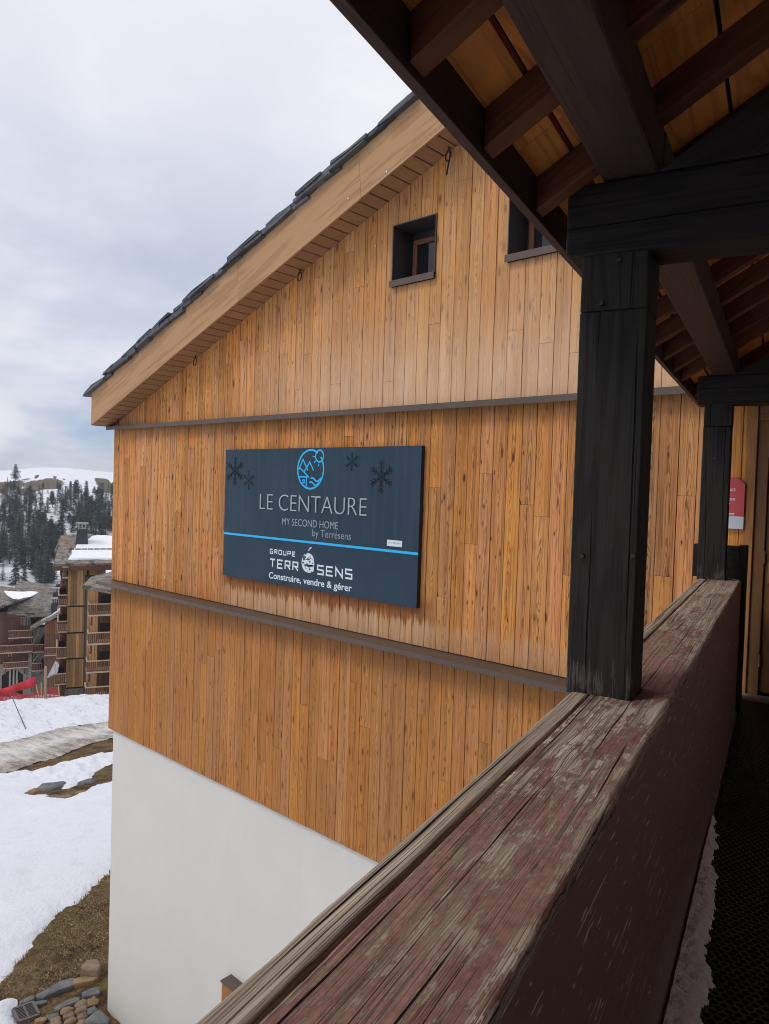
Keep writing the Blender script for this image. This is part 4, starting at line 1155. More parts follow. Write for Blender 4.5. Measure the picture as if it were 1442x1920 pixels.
# dead grass blades standing in the near turf
def grass():
    V, F = [], []
    r = random.Random(5); n = 0
    cand = rng.uniform([-2.4, 14.2], [2.2, 24.0], (26000, 2))
    ok = sdf(cand, bb) > .05
    for s, d in cand[ok]:
        if mn.noise((s * 1.7, d * 1.7, 4)) + .6 * mn.noise((s * 5, d * 5, 9)) < -.12: continue
        z = gz(s, d) - .02
        a = r.uniform(0, 6.28); h = r.uniform(.02, .09); l = r.uniform(.04, .15); w = r.uniform(.006, .014)
        dx, dy = math.cos(a), math.sin(a)
        b = len(V)
        V += [(s - dy * w, d + dx * w, z), (s + dy * w, d - dx * w, z), (s + dx * l, d + dy * l, z + h)]; F.append((b, b + 1, b + 2))
    t = NT('dead_grass'); p, x, y, z = t.pos()
    c = t.ramp(t.noise(p, 26.0, 3, .6), [(.32, (.05, .03, .014)), (.48, (.15, .10, .048)), (.62, (.33, .25, .14)), (.74, (.65, .60, .50))])
    m = t.done(c, .9, None, .1)
    o = mesh_obj('dry_grass', X(GF, V), F, m, None, False); tag(o, 'flattened brown winter grass on the bank beside the rendered wall', 'grass', kind='stuff')
grass()

# ------------------------------------------------------------------ stones, slabs and the drain by the wall corner
def stone_mat(name, a, b, c3):
    t = NT(name); p = t.obj(); tone = t.attr('tone'); q, x, y, z = t.pos()
    n = t.noise(q, 4.0, 6, .65); f = t.noise(q, 30.0, 5, .65)
    c = t.ramp(t.math('ADD', t.math('MULTIPLY', n, .75), t.math('MULTIPLY', f, .25)), [(.30, a), (.52, b), (.70, c3)])
    return t.done(c, .75, t.bump(f, .6, .02), .4)
M_st_grey = stone_mat('grey_schist', (.06, .066, .07), (.125, .13, .13), (.21, .21, .20))
M_st_brown = stone_mat('brown_stone', (.10, .07, .045), (.20, .145, .095), (.31, .24, .17))
M_st_ochre = stone_mat('ochre_stone', (.13, .075, .035), (.24, .15, .075), (.33, .22, .13))
def pebble(name, c, ax, ang, h, mat, seed, flat=2.6):
    bm = bmesh.new(); bmesh.ops.create_icosphere(bm, subdivisions=3, radius=1.0)
    V = []
    for v in bm.verts:
        p = v.co.copy()
        for k in range(3): p[k] = math.copysign(abs(p[k]) ** (.62 if k < 2 else .75), p[k])
        f = 1 + .30 * mn.noise(p * 1.3 + Vector((seed * 3.7, 0, 0))) + .11 * mn.noise(p * 4 + Vector((seed, 0, 0)))
        x_, y_, z_ = p.x * ax[0] * f, p.y * ax[1] * f, p.z * h * f
        V.append((c[0] + x_ * math.cos(ang) - y_ * math.sin(ang), c[1] + x_ * math.sin(ang) + y_ * math.cos(ang), gz(c[0], c[1]) + z_ * .9))
    F = [[v.index for v in f.verts] for f in bm.faces]; bm.free()
    return mesh_obj(name, X(GF, V), F, mat, None, True)
def crop(l): return [(a * .1456, 1770 + b * .1456) for a, b in l]
cob = [((1190, 760), 75, 45, 'o'), ((1050, 790), 85, 40, 'b'), ((860, 875), 95, 40, 'o'), ((1050, 865), 85, 42, 'b'), ((1180, 880), 65, 42, 'g'), ((890, 940), 72, 38, 'b'), ((1060, 945), 70, 40, 'b'),
       ((685, 950), 72, 32, 'g'), ((720, 990), 70, 34, 'b'), ((905, 1010), 85, 36, 'b'), ((520, 1005), 80, 28, 'o'), ((1060, 1030), 70, 35, 'b'), ((720, 1045), 75, 34, 'b')]
cob_lab = ['ochre cobble touching the corner of the rendered wall', 'rounded brown cobble next to the ochre one at the wall corner', 'long ochre cobble at the top of the cobbled strip beside the grey slab',
           'brown cobble between the long ochre cobble and the grey cobble', 'grey rounded cobble under the ochre corner cobble', 'brown cobble below the long ochre cobble', 'brown cobble below the grey rounded cobble',
           'flat grey cobble at the left tip of the strip near the drain', 'brown cobble just under the flat grey one', 'broad brown cobble low in the middle of the strip', 'long thin ochre cobble beside the drain grate',
           'brown cobble at the lower right of the strip by the slate slab', 'brown cobble at the very bottom of the strip']
for (c, rx, ry, m), lab in zip(cob, cob_lab):
    q = g_slope(crop([c])[0]); q1 = g_slope(crop([(c[0] + rx, c[1] - rx * .32)])[0]); q2 = g_slope(crop([(c[0], c[1] + ry)])[0])
    ax = (np.linalg.norm(q1 - q), np.linalg.norm(q2 - q) * .95); an = math.atan2(*(q1 - q)[::-1])
    o = pebble('cobble', q, ax, an, .065, {'o': M_st_ochre, 'b': M_st_brown, 'g': M_st_grey}[m], c[0] * .01)
    tag(o, lab, 'cobble', 'cobbles by the wall corner')
slabs = [([(460, 690), (560, 640), (760, 530), (930, 470), (1010, 480), (980, 560), (760, 640), (560, 730), (480, 730)], 'g', .08, 'long grey flagstone edging the brown grass'),
         ([(250, 780), (380, 700), (450, 690), (440, 750), (330, 800), (260, 820)], 'g', .07, 'small grey flagstone beside the drain grate'),
         ([(1040, 400), (1120, 320), (1260, 310), (1300, 400), (1260, 480), (1120, 470), (1030, 450)], 'b', .22, 'big brown boulder half buried beside the wall'),
         ([(930, 500), (1080, 470), (1260, 480), (1200, 530), (1050, 560), (940, 570)], 'o', .10, 'ochre flagstone between the boulder and the long grey one'),
         ([(700, 850), (830, 780), (960, 720), (1040, 710), (1020, 770), (880, 830), (760, 890), (700, 900)], 'g', .07, 'narrow grey flagstone above the cobbled strip'),
         ([(1050, 670), (1180, 610), (1290, 590), (1290, 680), (1150, 710), (1070, 720)], 'g', .08, 'grey flagstone against the wall above the cobbles'),
         ([(1100, 1020), (1210, 930), (1290, 890), (1420, 1010), (1400, 1080), (1080, 1090)], 'g', .09, 'blue grey slate slab at the foot of the wall in the bottom corner'),
         ([(440, 780), (540, 750), (620, 760), (560, 800), (460, 820)], 'g', .05, 'pale grey slab right of the drain')]
for pl_, m, h, lab in slabs:
    Q = np.array([g_slope(p) for p in crop(pl_)]); c = Q.mean(0); n = len(Q)
    rings = [(1.0, -.06), (1.0, h * .55), (.93, h * .92), (.6, h * 1.04)]
    V = []; F = []
    for k, (f, z) in enumerate(rings):
        for i, q in enumerate(Q):
            w = c + (q - c) * f; V.append((w[0], w[1], gz(*w) + z + .02 * mn.noise((w[0] * 3, w[1] * 3, k))))
    V.append((c[0], c[1], gz(*c) + h * 1.06)); mb = MB()
    for k in range(len(rings) - 1):
        for i in range(n): F.append([k * n + i, k * n + (i + 1) % n, (k + 1) * n + (i + 1) % n, (k + 1) * n + i])
    for i in range(n): F.append([3 * n + i, 3 * n + (i + 1) % n, 4 * n])
    mb.add(X(GF, V), F, [[(0, 0)] * len(f) for f in F]); o = mb.build('flagstone' if h < .2 else 'boulder', {'o': M_st_ochre, 'b': M_st_brown, 'g': M_st_grey}[m], bevel=.01)
    tag(o, lab, 'stone', 'stones along the wall foot')
# drain
dq = [g_slope(p) for p in crop([(165, 910), (420, 825), (505, 935), (240, 1025)])]
dz_ = [gz(*q) for q in dq]; zc = max(dz_) + .045
def bil(a, b): return (dq[0] * (1 - a) + dq[1] * a) * (1 - b) + (dq[3] * (1 - a) + dq[2] * a) * b
dc = X(GF, [(*bil(.5, .5), zc)])[0]
drain = thing('drain_grate', dc, 'square cast iron drain grate set in the ground near the cobbles', 'drain')
mb = MB()
def bar(mb, a, b, w, z0, z1):
    a, b = np.array(a), np.array(b); t = (b - a) / np.linalg.norm(b - a); n = np.array([-t[1], t[0]]) * w / 2
    V = [(*p, z) for z in (z0, z1) for p in (a - n, b - n, b + n, a + n)]
    mb.add(X(GF, V), [[3, 2, 1, 0], [4, 5, 6, 7], [0, 1, 5, 4], [1, 2, 6, 5], [2, 3, 7, 6], [3, 0, 4, 7]], [[(0, 0)] * 4] * 6)
for k in range(10):
    f = (k + .5) / 10; bar(mb, bil(0, f), bil(1, f), .022, zc - .03, zc)
M_iron = plain('cast_iron', (.05, .045, .04), .55, .5, .25, 20)
mb.build('grate_bars', M_iron, drain)
mb = MB(); bar(mb, bil(.5, 0), bil(.5, 1), .03, zc - .03, zc + .004)
for a, b in (((0, 0), (1, 0)), ((1, 0), (1, 1)), ((1, 1), (0, 1)), ((0, 1), (0, 0))): bar(mb, bil(*a), bil(*b), .05, zc - .06, zc + .006 + .001 * a[0])
mb.build('grate_frame', plain('drain_frame', (.11, .10, .09), .7, .4, .2, 20), drain)
mb = MB(); V = [(*bil(*q), zc - .05) for q in ((.02, .02), (.98, .02), (.98, .98), (.02, .98))]; mb.quad(X(GF, V)); mb.build('pit', M_void, drain)
# rocks in the thawed patch up the slope
for (px, rx, rz, m, lab) in (((60, 1490), .35, .22, 'o', 'pale ochre rock at the left tip of the thawed patch'), ((97, 1481), .62, .30, 'g', 'broad grey rock half buried in the thawed patch'), ((162, 1473), .36, .26, 'g', 'grey rock with white lichen at the top edge of the thawed patch'),
                             ((94, 1499), .4, .12, 'g', 'flat dark rock in the snow just below the thawed patch'), ((118, 1498), .35, .12, 'b', 'low brown rock on the lower edge of the thawed patch'), ((152, 1489), .25, .14, 'o', 'small light rock near the wall on the lower edge of the thawed patch')):
    q = g_slope(px); o = pebble('rock', q, (rx, rx * .55), .15, rz, {'o': M_st_ochre, 'b': M_st_brown, 'g': M_st_grey}[m], px[0] * .1)
    tag(o, lab, 'rock', 'rocks on the snowy slope')
mb = MB(); a, b = g_slope((22, 1358)), g_slope((49, 1379))
mb.tube(X(GF, [(*a, gz(*a) + .75), (*b, gz(*b) + .1)]), .03, 6); tag(mb.build('stick', M_black_iron), 'thin dark stick leaning out of the upper snow slope', 'stick')

# ------------------------------------------------------------------ village below
M_vwood = wood_done(wood('village_brown_boards', (.15, .068, .040), (.08, .035, .021), None, vary=.5, rough=.7, bump=.1))
M_vred = wood_done(wood('village_red_boards', (.21, .075, .032), (.14, .05, .022), None, vary=.4, rough=.7, bump=.1))
M_vlarch = wood_done(wood('village_larch', (.68, .40, .18), (.38, .19, .075), None, vary=.75, rough=.7, bump=.1, fibre=.6))
M_vrail = wood_done(wood('village_rail', (.46, .34, .24), (.30, .21, .14), None, vary=.2, rough=.7))
M_vdark = plain('village_dark', (.022, .018, .017), .8, .2)
M_vstone = stone_mat('village_stone', (.13, .115, .10), (.24, .215, .19), (.36, .33, .29))
M_vglass = plain('village_glass', (.03, .035, .042), .15, .5)
M_vwhite = plain('village_white', (.70, .70, .70), .6)
M_vconc = plain('pale_concrete', (.33, .31, .285), .8, .2, .15, 1.5)
def lauze():
    t = NT('stone_tiles'); p, x, y, z = t.pos()
    n = t.noise(p, .55, 6, .65); 
    m = t.n('ShaderNodeMapping'); m.inputs['Scale'].default_value = (1.0, 1.0, 2.2); t.set(m.inputs[0], p)
    v = t.voro(m.outputs[0], 2.2, out='Color'); cc = t.n('ShaderNodeSeparateColor'); t.set(cc.inputs[0], v)
    c = t.ramp(t.math('ADD', t.math('MULTIPLY', cc.outputs[0], .55), t.math('MULTIPLY', n, .5)), [(.25, (.07, .07, .068)), (.45, (.15, .145, .135)), (.62, (.25, .235, .21)), (.80, (.22, .145, .10))])
    return t.done(c, .8, t.bump(cc.outputs[1], .8, .15), .3)
M_lauze = lauze()
M_vsnow = snow_mat('roof_snow', .0)
def gb(mb, s0, s1, d0, d1, z0, z1, grain=2, mat=0): mb.box(GF, (min(s0, s1), d0, min(z0, z1)), (max(s0, s1), d1, max(z0, z1)), grain, mat)
def S_(px, d, y=1180): return g_at((px, y), d)[0]
def Z_(y, d, px=110): return g_at((px, y), d)[2]
def slab_roof(mb, q, th):
    q = [np.array(p, float) for p in q]; n = np.cross(q[1] - q[0], q[3] - q[0]); n /= np.linalg.norm(n); n = n if n[2] > 0 else -n
    V = [p for p in q] + [p - n * th for p in q]
    F = [[0, 1, 2, 3], [7, 6, 5, 4], [0, 4, 5, 1], [1, 5, 6, 2], [2, 6, 7, 3], [3, 7, 4, 0]]
    c = X(GF, V); nn = np.cross(c[1] - c[0], c[3] - c[0])
    if nn[2] < 0: F = [f[::-1] for f in F]
    mb.add(c, F, [[(V[i][0], V[i][1]) for i in f] for f in F])
def boards(mb, s0, s1, d, z0, z1, w=.32):
    s = s0
    while s < s1 - .01:
        b = min(s + w, s1); mb.box(GF, (s + .012, d, z0), (b - .012, d + .05, z1), 2); s = b
def balcony(parent, s0, s1, d0, d1, zf, h=1.0, slat=.16, brace=True, left=True, pattern=False):
    """floor slab, posts of the balustrade, pale top rail and brackets below"""
    mb = MB(); gb(mb, s0, s1, d0, d1, zf - .16, zf, 0); b = mb.build('balcony', M_vrail, parent)
    mb = MB(); s = s0 + .04
    while s < s1 - .1:
        gb(mb, s, s + slat * .66, d0 + .03, d0 + .07, zf + .08, zf + h - .05); s += slat
    if left:
        d = d0 + .15
        while d < d1 - .1: mb.box(GF, (s0 + .03, d, zf + .08), (s0 + .07, d + slat * .66, zf + h - .05), 2); d += slat
    gb(mb, s0, s1, d0 + .02, d0 + .08, zf + .001, zf + .10, 0)
    mb.build('balustrade', M_vwood, b)
    mb = MB(); gb(mb, s0 - .03, s1, d0, d0 + .12, zf + h - .05, zf + h + .05, 0)
    if left: gb(mb, s0 - .03, s0 + .09, d0 + .121, d1, zf + h - .05, zf + h + .05, 1)
    mb.build('handrail', M_vrail, b)
    if brace:
        mb = MB()
        for sp in (s0 + .3, s1 - .5):
            pts = [(sp, d0 + .25 + (d1 - d0 - .3) * (1 - math.cos(k / 5 * math.pi / 2)), zf - .17 - 1.1 * math.sin(k / 5 * math.pi / 2)) for k in range(6)]
            mb.tube(X(GF, pts), .10, 4)
        mb.build('bracket', M_vwood, b)
    return b

# tower block with light larch face and snowy roof
DT = 84.0
s0, s1 = S_(125.5, DT), S_(196, DT); zb = gz(0, DT) - 1.5
tower = thing('apartment_tower', X(GF, [((s0 + s1) / 2, DT + 3, zb)])[0], 'tall apartment tower with striped larch face, stone foot and snow covered roof', 'building')
z_top = Z_(1058, DT)
lv = [z_top] + [Z_(y, DT) for y in (1137.7, 1188, 1236.6, 1291.6)]
for k in range(4):
    mb = MB(); boards(mb, s0, s1, DT, lv[k + 1] + .07, lv[k] - .07, .30); mb.build('larch_panel', M_vlarch, tower)
    mb = MB(); gb(mb, s0, s1, DT - .03, DT + .05, lv[k + 1] - .06, lv[k + 1] + .06, 0); mb.build('floor_band', M_vdark, tower)
mb = MB(); gb(mb, s0 + .01, s1, DT + .052, DT + 9, zb + .2, z_top); mb.build('wall', M_vwood, tower)
mb = MB(); gb(mb, s0 - .1, s1, DT - .06, DT + .04, zb, lv[4] - .061); mb.build('stone_foot', M_vstone, tower)
sp = S_(162.5, DT); mb = MB(); mb.tube(X(GF, [(sp, DT - .12, zb), (sp, DT - .12, z_top)]), .10, 6); mb.build('downpipe', M_vdark, tower)
mb = MB(); rl, rr = S_(98.5, 82), S_(240, 82); de, dr_ = 82.2, 90.0; ze, zr = g_at((110, 1057), de)[2], g_at((130, 1003), dr_)[2]
q = [(rl, de, ze), (rr, de, ze), (rr, dr_, zr), (rl + .7, dr_, zr)]; slab_roof(mb, q, .28)
slab_roof(mb, [(rl + .7, dr_ + .01, zr), (rr, dr_ + .01, zr), (rr, 98, ze), (rl, 98, ze)], .28)
roof = mb.build('roof', M_lauze, tower)
mb = MB(); gb(mb, rl + .05, rr, de + .05, de + .16, ze - .72, ze - .285, 0); mb.build('eave_beam', M_vwood, tower)
mb = MB(); gb(mb, rl + .5, rr, de + .17, 97, ze - .60, ze - .30, 0); mb.build('eave_soffit', M_vdark, tower)
def snow_on(parent, q, polyuv, th=.16, name='snow_cover'):
    """snow lying on a roof plane; polyuv in plane coordinates 0..1"""
    q = [np.array(p, float) for p in q]; P = np.array(polyuv); n = len(P); mb = MB()
    def at(u, v): return (q[0] * (1 - u) + q[1] * u) * (1 - v) + (q[3] * (1 - u) + q[2] * u) * v
    c = P.mean(0); V = [at(*p) + np.array([0, 0, .01]) for p in P] + [at(*(c + (p - c) * .97)) + np.array([0, 0, th]) for p in P]
    F = [[i, (i + 1) % n, n + (i + 1) % n, n + i] for i in range(n)] + [list(range(n, 2 * n))]
    mb.add(X(GF, V), F, [[(0, 0)] * len(f) for f in F]); return mb.build(name, M_vsnow, parent)
jag = lambda pts, a: [(u + random.uniform(-a, a), v + random.uniform(-a, a)) for u, v in pts]
snow_on(roof, q, [(.17, .13)] + jag([(.22 + .08 * k, .12) for k in range(10)], .012) + [(1, .12), (1, .97)] + jag([(.9 - .08 * k, .95) for k in range(6)], .015) + [(.42, .80), (.36, .74), (.26, .70), (.25, .5), (.20, .4), (.215, .3)])
mb = MB()
for k in range(9):
    u = .2 + .09 * k; p = np.array(q[0]) * (1 - u) + np.array(q[1]) * u; pr = np.array(q[3]) * (1 - u) + np.array(q[2]) * u; w = p * .58 + pr * .42
    gb(mb, w[0] - .28, w[0] + .28, w[1] - .05, w[1] + .05, w[2] + .14, w[2] + .26, 0)
mb.build('snow_guard', M_vdark, roof)
def chimney(parent, px, yb, yt, d, w, wt, name='chimney'):
    c = g_at((px, yb), d); zt = g_at((px, yt), d)[2]; zb_ = c[2] - 1.0; mb = MB()
    V = [(c[0] + a * w / 2, d + b * w / 2, zb_) for a, b in ((-1, -1), (1, -1), (1, 1), (-1, 1))] + [(c[0] + a * wt / 2, d + b * wt / 2, zt - .7) for a, b in ((-1, -1), (1, -1), (1, 1), (-1, 1))]
    mb.add(X(GF, V), [[0, 1, 5, 4], [1, 2, 6, 5], [2, 3, 7, 6], [3, 0, 4, 7], [4, 5, 6, 7]], [[(0, 0)] * 4] * 5)
    o = mb.build(name, plain('chimney_slate', (.045, .048, .05), .7, .3, .3, 2), parent)
    mb = MB()
    for a in (-.35, 0, .35): gb(mb, c[0] + a * wt - .08, c[0] + a * wt + .08, d - wt * .4, d + wt * .4, zt - .70, zt - .16)
    gb(mb, c[0] - wt * .65, c[0] + wt * .65, d - wt * .65, d + wt * .65, zt - .15, zt); mb.build('chimney_cap', M_vconc, o)
chimney(roof, 153.5, 1012, 980, 87.5, 1.35, .98)
DB = 82.0
for k, (xl, yf) in enumerate(((117, 1082), (109, 1134.5), (107.5, 1184), (105.5, 1233), (102.5, 1282))):
    balcony(tower, S_(xl, DB, yf), s0 - .02, DB, DB + 4.2, Z_(yf, DB, 110), 1.0, .2)
mb = MB(); gb(mb, S_(112, 88), s0 + .0, DT + 2.4, DT + 8, zb + .2, z_top); mb.build('side_wing', M_vred, tower)
for k, (xl, yf) in enumerate(((112, 1082), (112, 1134.5), (112, 1184), (112, 1233), (112, 1282))):
    mb = MB(); z = Z_(yf, DB + 4.2, 110); gb(mb, s0 - .75, s0 - .15, DT + 2.34, DT + 2.39, z + .15, z + 1.75); mb.build('window', M_vdark, tower)

# balcony block in front, right of the tower
DR = 75.0
br0 = S_(161, DR)
rb = thing('balcony_block', X(GF, [(br0 + 2.5, DR + 2, zb)])[0], 'dark timber apartment block with a column of balconies just left of the larch chalet', 'building')
br1 = br0 + 9
mb = MB(); boards(mb, br0 + .1, br1, DR + 2.0, gz(0, DR) - 1.5, Z_(1098, DR), .30); mb.build('wall', M_vwood, rb)
mb = MB(); boards(mb, br0 + .14, br0 + 1.15, DR + 1.94, gz(0, DR) - 1.5, Z_(1100, DR), .25); mb.build('larch_strip', M_vlarch, rb)
mb = MB(); gb(mb, br0 + .1, br1, DR + 2.052, DR + 8, gz(0, DR) - 1.5, Z_(1099, DR)); mb.build('wall_core', M_vdark, rb)
for xl, yf in ((166, 1153), (164.5, 1207), (162, 1260), (159.5, 1309)):
    balcony(rb, S_(xl, DR, yf), br1, DR, DR + 1.95, Z_(yf, DR, 165) , 1.0, .17)
for k, yf in enumerate((1153, 1207, 1260)):
    z = Z_(yf, DR + 2, 165); mb = MB(); gb(mb, br0 + 1.35, br0 + 2.3, DR + 1.93, DR + 1.985, z + .05, z + 1.95); mb.build('window', M_vdark, rb)
q = [g_at((155, 1097), 73.6), g_at((250, 1114), 73.6), g_at((250, 1062), 80), g_at((171, 1081), 80)]
mb = MB(); slab_roof(mb, q, .35); mb.build('roof', M_lauze, rb)

# old chalets on the left with stone-tiled roofs
DL = 125.0
zg = gz(0, DL)
lc_ = thing('stone_roofed_chalet', X(GF, [(S_(25, DL), DL + 5, zg)])[0], 'big brown chalet with long balconies, stone tiled roof and stone arch at its foot', 'building')
sl, sr_ = S_(-70, DL), S_(61, DL)
mb = MB(); boards(mb, sl, sr_, DL, Z_(1243, DL, 30), Z_(1147, DL, 30), .4); mb.build('wall', M_vwood, lc_)
mb = MB(); gb(mb, sl, sr_, DL + .052, DL + 14, zg - 2, Z_(1146, DL, 30)); mb.build('wall_core', M_vdark, lc_)
mb = MB(); za = Z_(1243.5, DL, 30); zsp = Z_(1265, DL, 30); zt_ = Z_(1254, DL, 30); ac = [S_(3.5, DL, 1265), S_(43.5, DL, 1265)]
gb(mb, sl, ac[0], DL - .3, DL + .05, zg - 2, za); gb(mb, ac[1], sr_ + .2, DL - .3, DL + .05, zg - 2, za)
n = 10; arch = [(ac[0] + (ac[1] - ac[0]) * k / n, zsp + (zt_ - zsp) * math.sin(math.pi * k / n)) for k in range(n + 1)]
for (a, b) in zip(arch[:-1], arch[1:]): mb.prism(GF, [a, b, (b[0], za), (a[0], za)], 1, DL - .3, DL + .05)
mb.build('stone_arch', M_vstone, lc_)
mb = MB(); V, F = glyphs('SKISET', .03); lay(mb, V, F, GF, (S_(15.5, DL, 1250), S_(28, DL, 1250), Z_(1253.3, DL, 22), Z_(1248.2, DL, 22)), DL - .33); mb.build('lettering', M_vwhite, lc_)
mb = MB(); gb(mb, S_(29, DL), S_(32, DL), DL - .36, DL - .31, Z_(1254, DL, 22), Z_(1248, DL, 22)); mb.build('sign_mark', M_red, lc_)
mb = MB(); 
for px in (20, 27, 33): gb(mb, S_(px, DL) - .12, S_(px, DL) + .12, DL + .0, DL + .051, zg - 1, zt_); 
mb.build('shopfront_frame', M_vconc, lc_)
for (x0, x1, y0, y1, y2) in ((15, 62, 1172, 1187, 1194), (-12, 61.5, 1199, 1213, 1221), (7, 54, 1234, 1244, 1250)):
    balcony(lc_, S_(x0, DL - 1.5), S_(x1, DL - 1.5), DL - 1.5, DL - .02, Z_(y2, DL - 1.5, x1), 1.05 if y0 != 1234 else .8, .30, True, False)
for (px, y0, y1, w) in ((42, 1158, 1172, 4), (49, 1158, 1172, 3.4), (54, 1158, 1172, 3), (21, 1190, 1202, 3), (20, 1220, 1231, 4), (58, 1196, 1206, 2.5), (4, 1130, 1140, 3), (-12, 1160, 1172, 3)):
    mb = MB(); gb(mb, S_(px - w / 2, DL), S_(px + w / 2, DL), DL - .10, DL - .02, Z_(y1, DL, px), Z_(y0, DL, px)); w_ = mb.build('window', M_vglass, lc_)
    mb = MB(); a_, b_, c_2, d_2 = S_(px - w / 2, DL), S_(px + w / 2, DL), Z_(y1, DL, px), Z_(y0, DL, px)
    gb(mb, a_ - .1, a_, DL - .14, DL - .01, c_2, d_2); gb(mb, b_, b_ + .1, DL - .14, DL - .01, c_2, d_2); gb(mb, a_ - .1, b_ + .1, DL - .141, DL - .01, d_2 + .001, d_2 + .1, 0); mb.build('frame', M_vrail, w_)
# roofs
def px_roof(parent, pts, th=.3, name='roof'):
    mb = MB(); q = [g_at(p, d) for p, d in pts]; slab_roof(mb, q, th); return mb.build(name, M_lauze, parent), q
r1, q1 = px_roof(lc_, [((14, 1147), 122.5), ((64, 1154), 122.5), ((106, 1098), 141), ((32, 1088), 141)])
mb = MB(); slab_roof(mb, [g_at((64.2, 1154), 122.5), g_at((122, 1150), 122.5), g_at((122, 1100), 141), g_at((106.2, 1098), 141)], .3); mb.build('roof', M_lauze, lc_)
r2, q2 = px_roof(lc_, [((-60, 1152), 121.5), ((17, 1131), 121.5), ((82, 1108), 138), ((-20, 1096), 138)])
def snow_px(parent, q, pts, th=.14):
    q = [np.array(p, float) for p in q]; n = np.cross(q[1] - q[0], q[3] - q[0]); n /= np.linalg.norm(n); mb = MB(); base = []
    for p in pts:
        r = ray(p); v = np.array([r @ B, r @ A, r[2]]); base.append(v * ((q[0] @ n) / (v @ n)))
    P = np.array(base); c = P.mean(0); m = len(P); V = list(P + (0, 0, .01)) + list(c + (P - c) * .96 + (0, 0, th))
    mb.add(X(GF, V), [[i, (i + 1) % m, m + (i + 1) % m, m + i] for i in range(m)] + [list(range(m, 2 * m))], [[(0, 0)] * 4] * m + [[(0, 0)] * m]); return mb.build('snow_cover', M_vsnow, parent)
snow_px(r2, q2, [(7, 1109), (22, 1110), (40, 1111), (58, 1110), (72, 1111), (66, 1115), (58, 1119), (46, 1121), (35, 1124), (24, 1123), (14, 1117)])
mb = MB(); gb(mb, S_(13, 122.7), S_(64, 122.7), 122.7, 122.9, Z_(1153, 122.7, 40) - .2, Z_(1150, 122.7, 40), 0); mb.build('eave_beam', M_vwood, lc_)
chimney(r1, 104.5, 1124, 1102, 128, 1.1, .85); chimney(r1, 101.5, 1144, 1121, 124, 1.0, .8); chimney(r1, 113, 1106, 1088, 134, 1.6, 1.3)
# stone stair flank
mb = MB(); gb(mb, sr_ + .25, S_(84, DL), DL + .6, DL + 3, zg - 2, Z_(1176, DL)); mb.build('stair_wall', M_vconc, lc_)
mb = MB(); gb(mb, S_(54, DL - .8), S_(60.5, DL - .8), DL - .8, DL - .32, zg - 2, Z_(1222, DL - .8)); mb.build('stone_pillar', M_vstone, lc_)
for (ya, yb) in ((1182, 1209), (1225, 1243)):
    mb = MB(); a = g_at((74, ya), DL + .2); b = g_at((61, yb), DL - .5)
    mb.tube(X(GF, [a, b]), .13, 4); mb.build('stair_rail', M_vrail, lc_)
    mb = MB()
    for k in range(7):
        f = k / 6; p = np.array(a) * (1 - f) + np.array(b) * f; gb(mb, p[0] + .4, S_(84, DL), DL + .3, DL + .58, p[2] - 1.2, p[2] - .95, 0)
    mb.build('stair_flight', M_vdark, lc_)
for (x0, x1, yf) in ((62, 83, 1222), (61, 80, 1257)):
    balcony(lc_, S_(x0, DL - 1), S_(x1, DL - 1), DL - 1, DL + .5, Z_(yf, DL - 1, 70), 1.1, .30, False, False)
# steep-roofed wing
dw = 122.0
wg = thing('gabled_wing', X(GF, [(S_(97, dw), dw + 4, zg)])[0], 'reddish timber wing under a snow streaked slanting roof beside the larch faced tower', 'building')
mb = MB(); P = [(S_(83.5, dw), zg - 2), (S_(118, dw), zg - 2), (S_(118, dw), Z_(1146, dw, 115)), (S_(83.5, dw), Z_(1163, dw, 84))]
mb.prism(GF, P, 1, dw + .06, dw + 10); mb.build('wall_core', M_vdark, wg)
mb = MB(); boards(mb, S_(83.5, dw), S_(112, dw), dw, Z_(1188, dw), Z_(1162, dw), .35); mb.build('upper_wall', M_vred, wg)
mb = MB(); boards(mb, S_(83.5, dw), S_(118, dw), dw, zg - 2, Z_(1188.5, dw), .35); mb.build('lower_wall', M_vwood, wg)
r3, q3 = px_roof(wg, [((56, 1177), 120.6), ((120, 1146), 120.6), ((124, 1120), 134), ((64, 1159), 134)], .35)
snow_on(r3, q3, [(.30, .12), (.62, .10), (.86, .18), (.90, .34), (.6, .3), (.36, .34)], .14)
balcony(wg, S_(84, dw - 1.2), S_(106, dw - 1.2), dw - 1.2, dw - .02, Z_(1228, dw - 1.2, 95), 1.1, .30, False, False)
# glazed lean-to roof
mb = MB(); slab_roof(mb, [g_at((88, 1270), 104), g_at((104, 1262), 104), g_at((114, 1246), 109), g_at((104, 1239), 109)], .15)
lt = mb.build('lean_to_roof', plain('zinc_roof', (.30, .33, .35), .4, .5), None); lt.parent = wg; 
for v in lt.data.vertices: v.co -= Vector(wg['_o'])

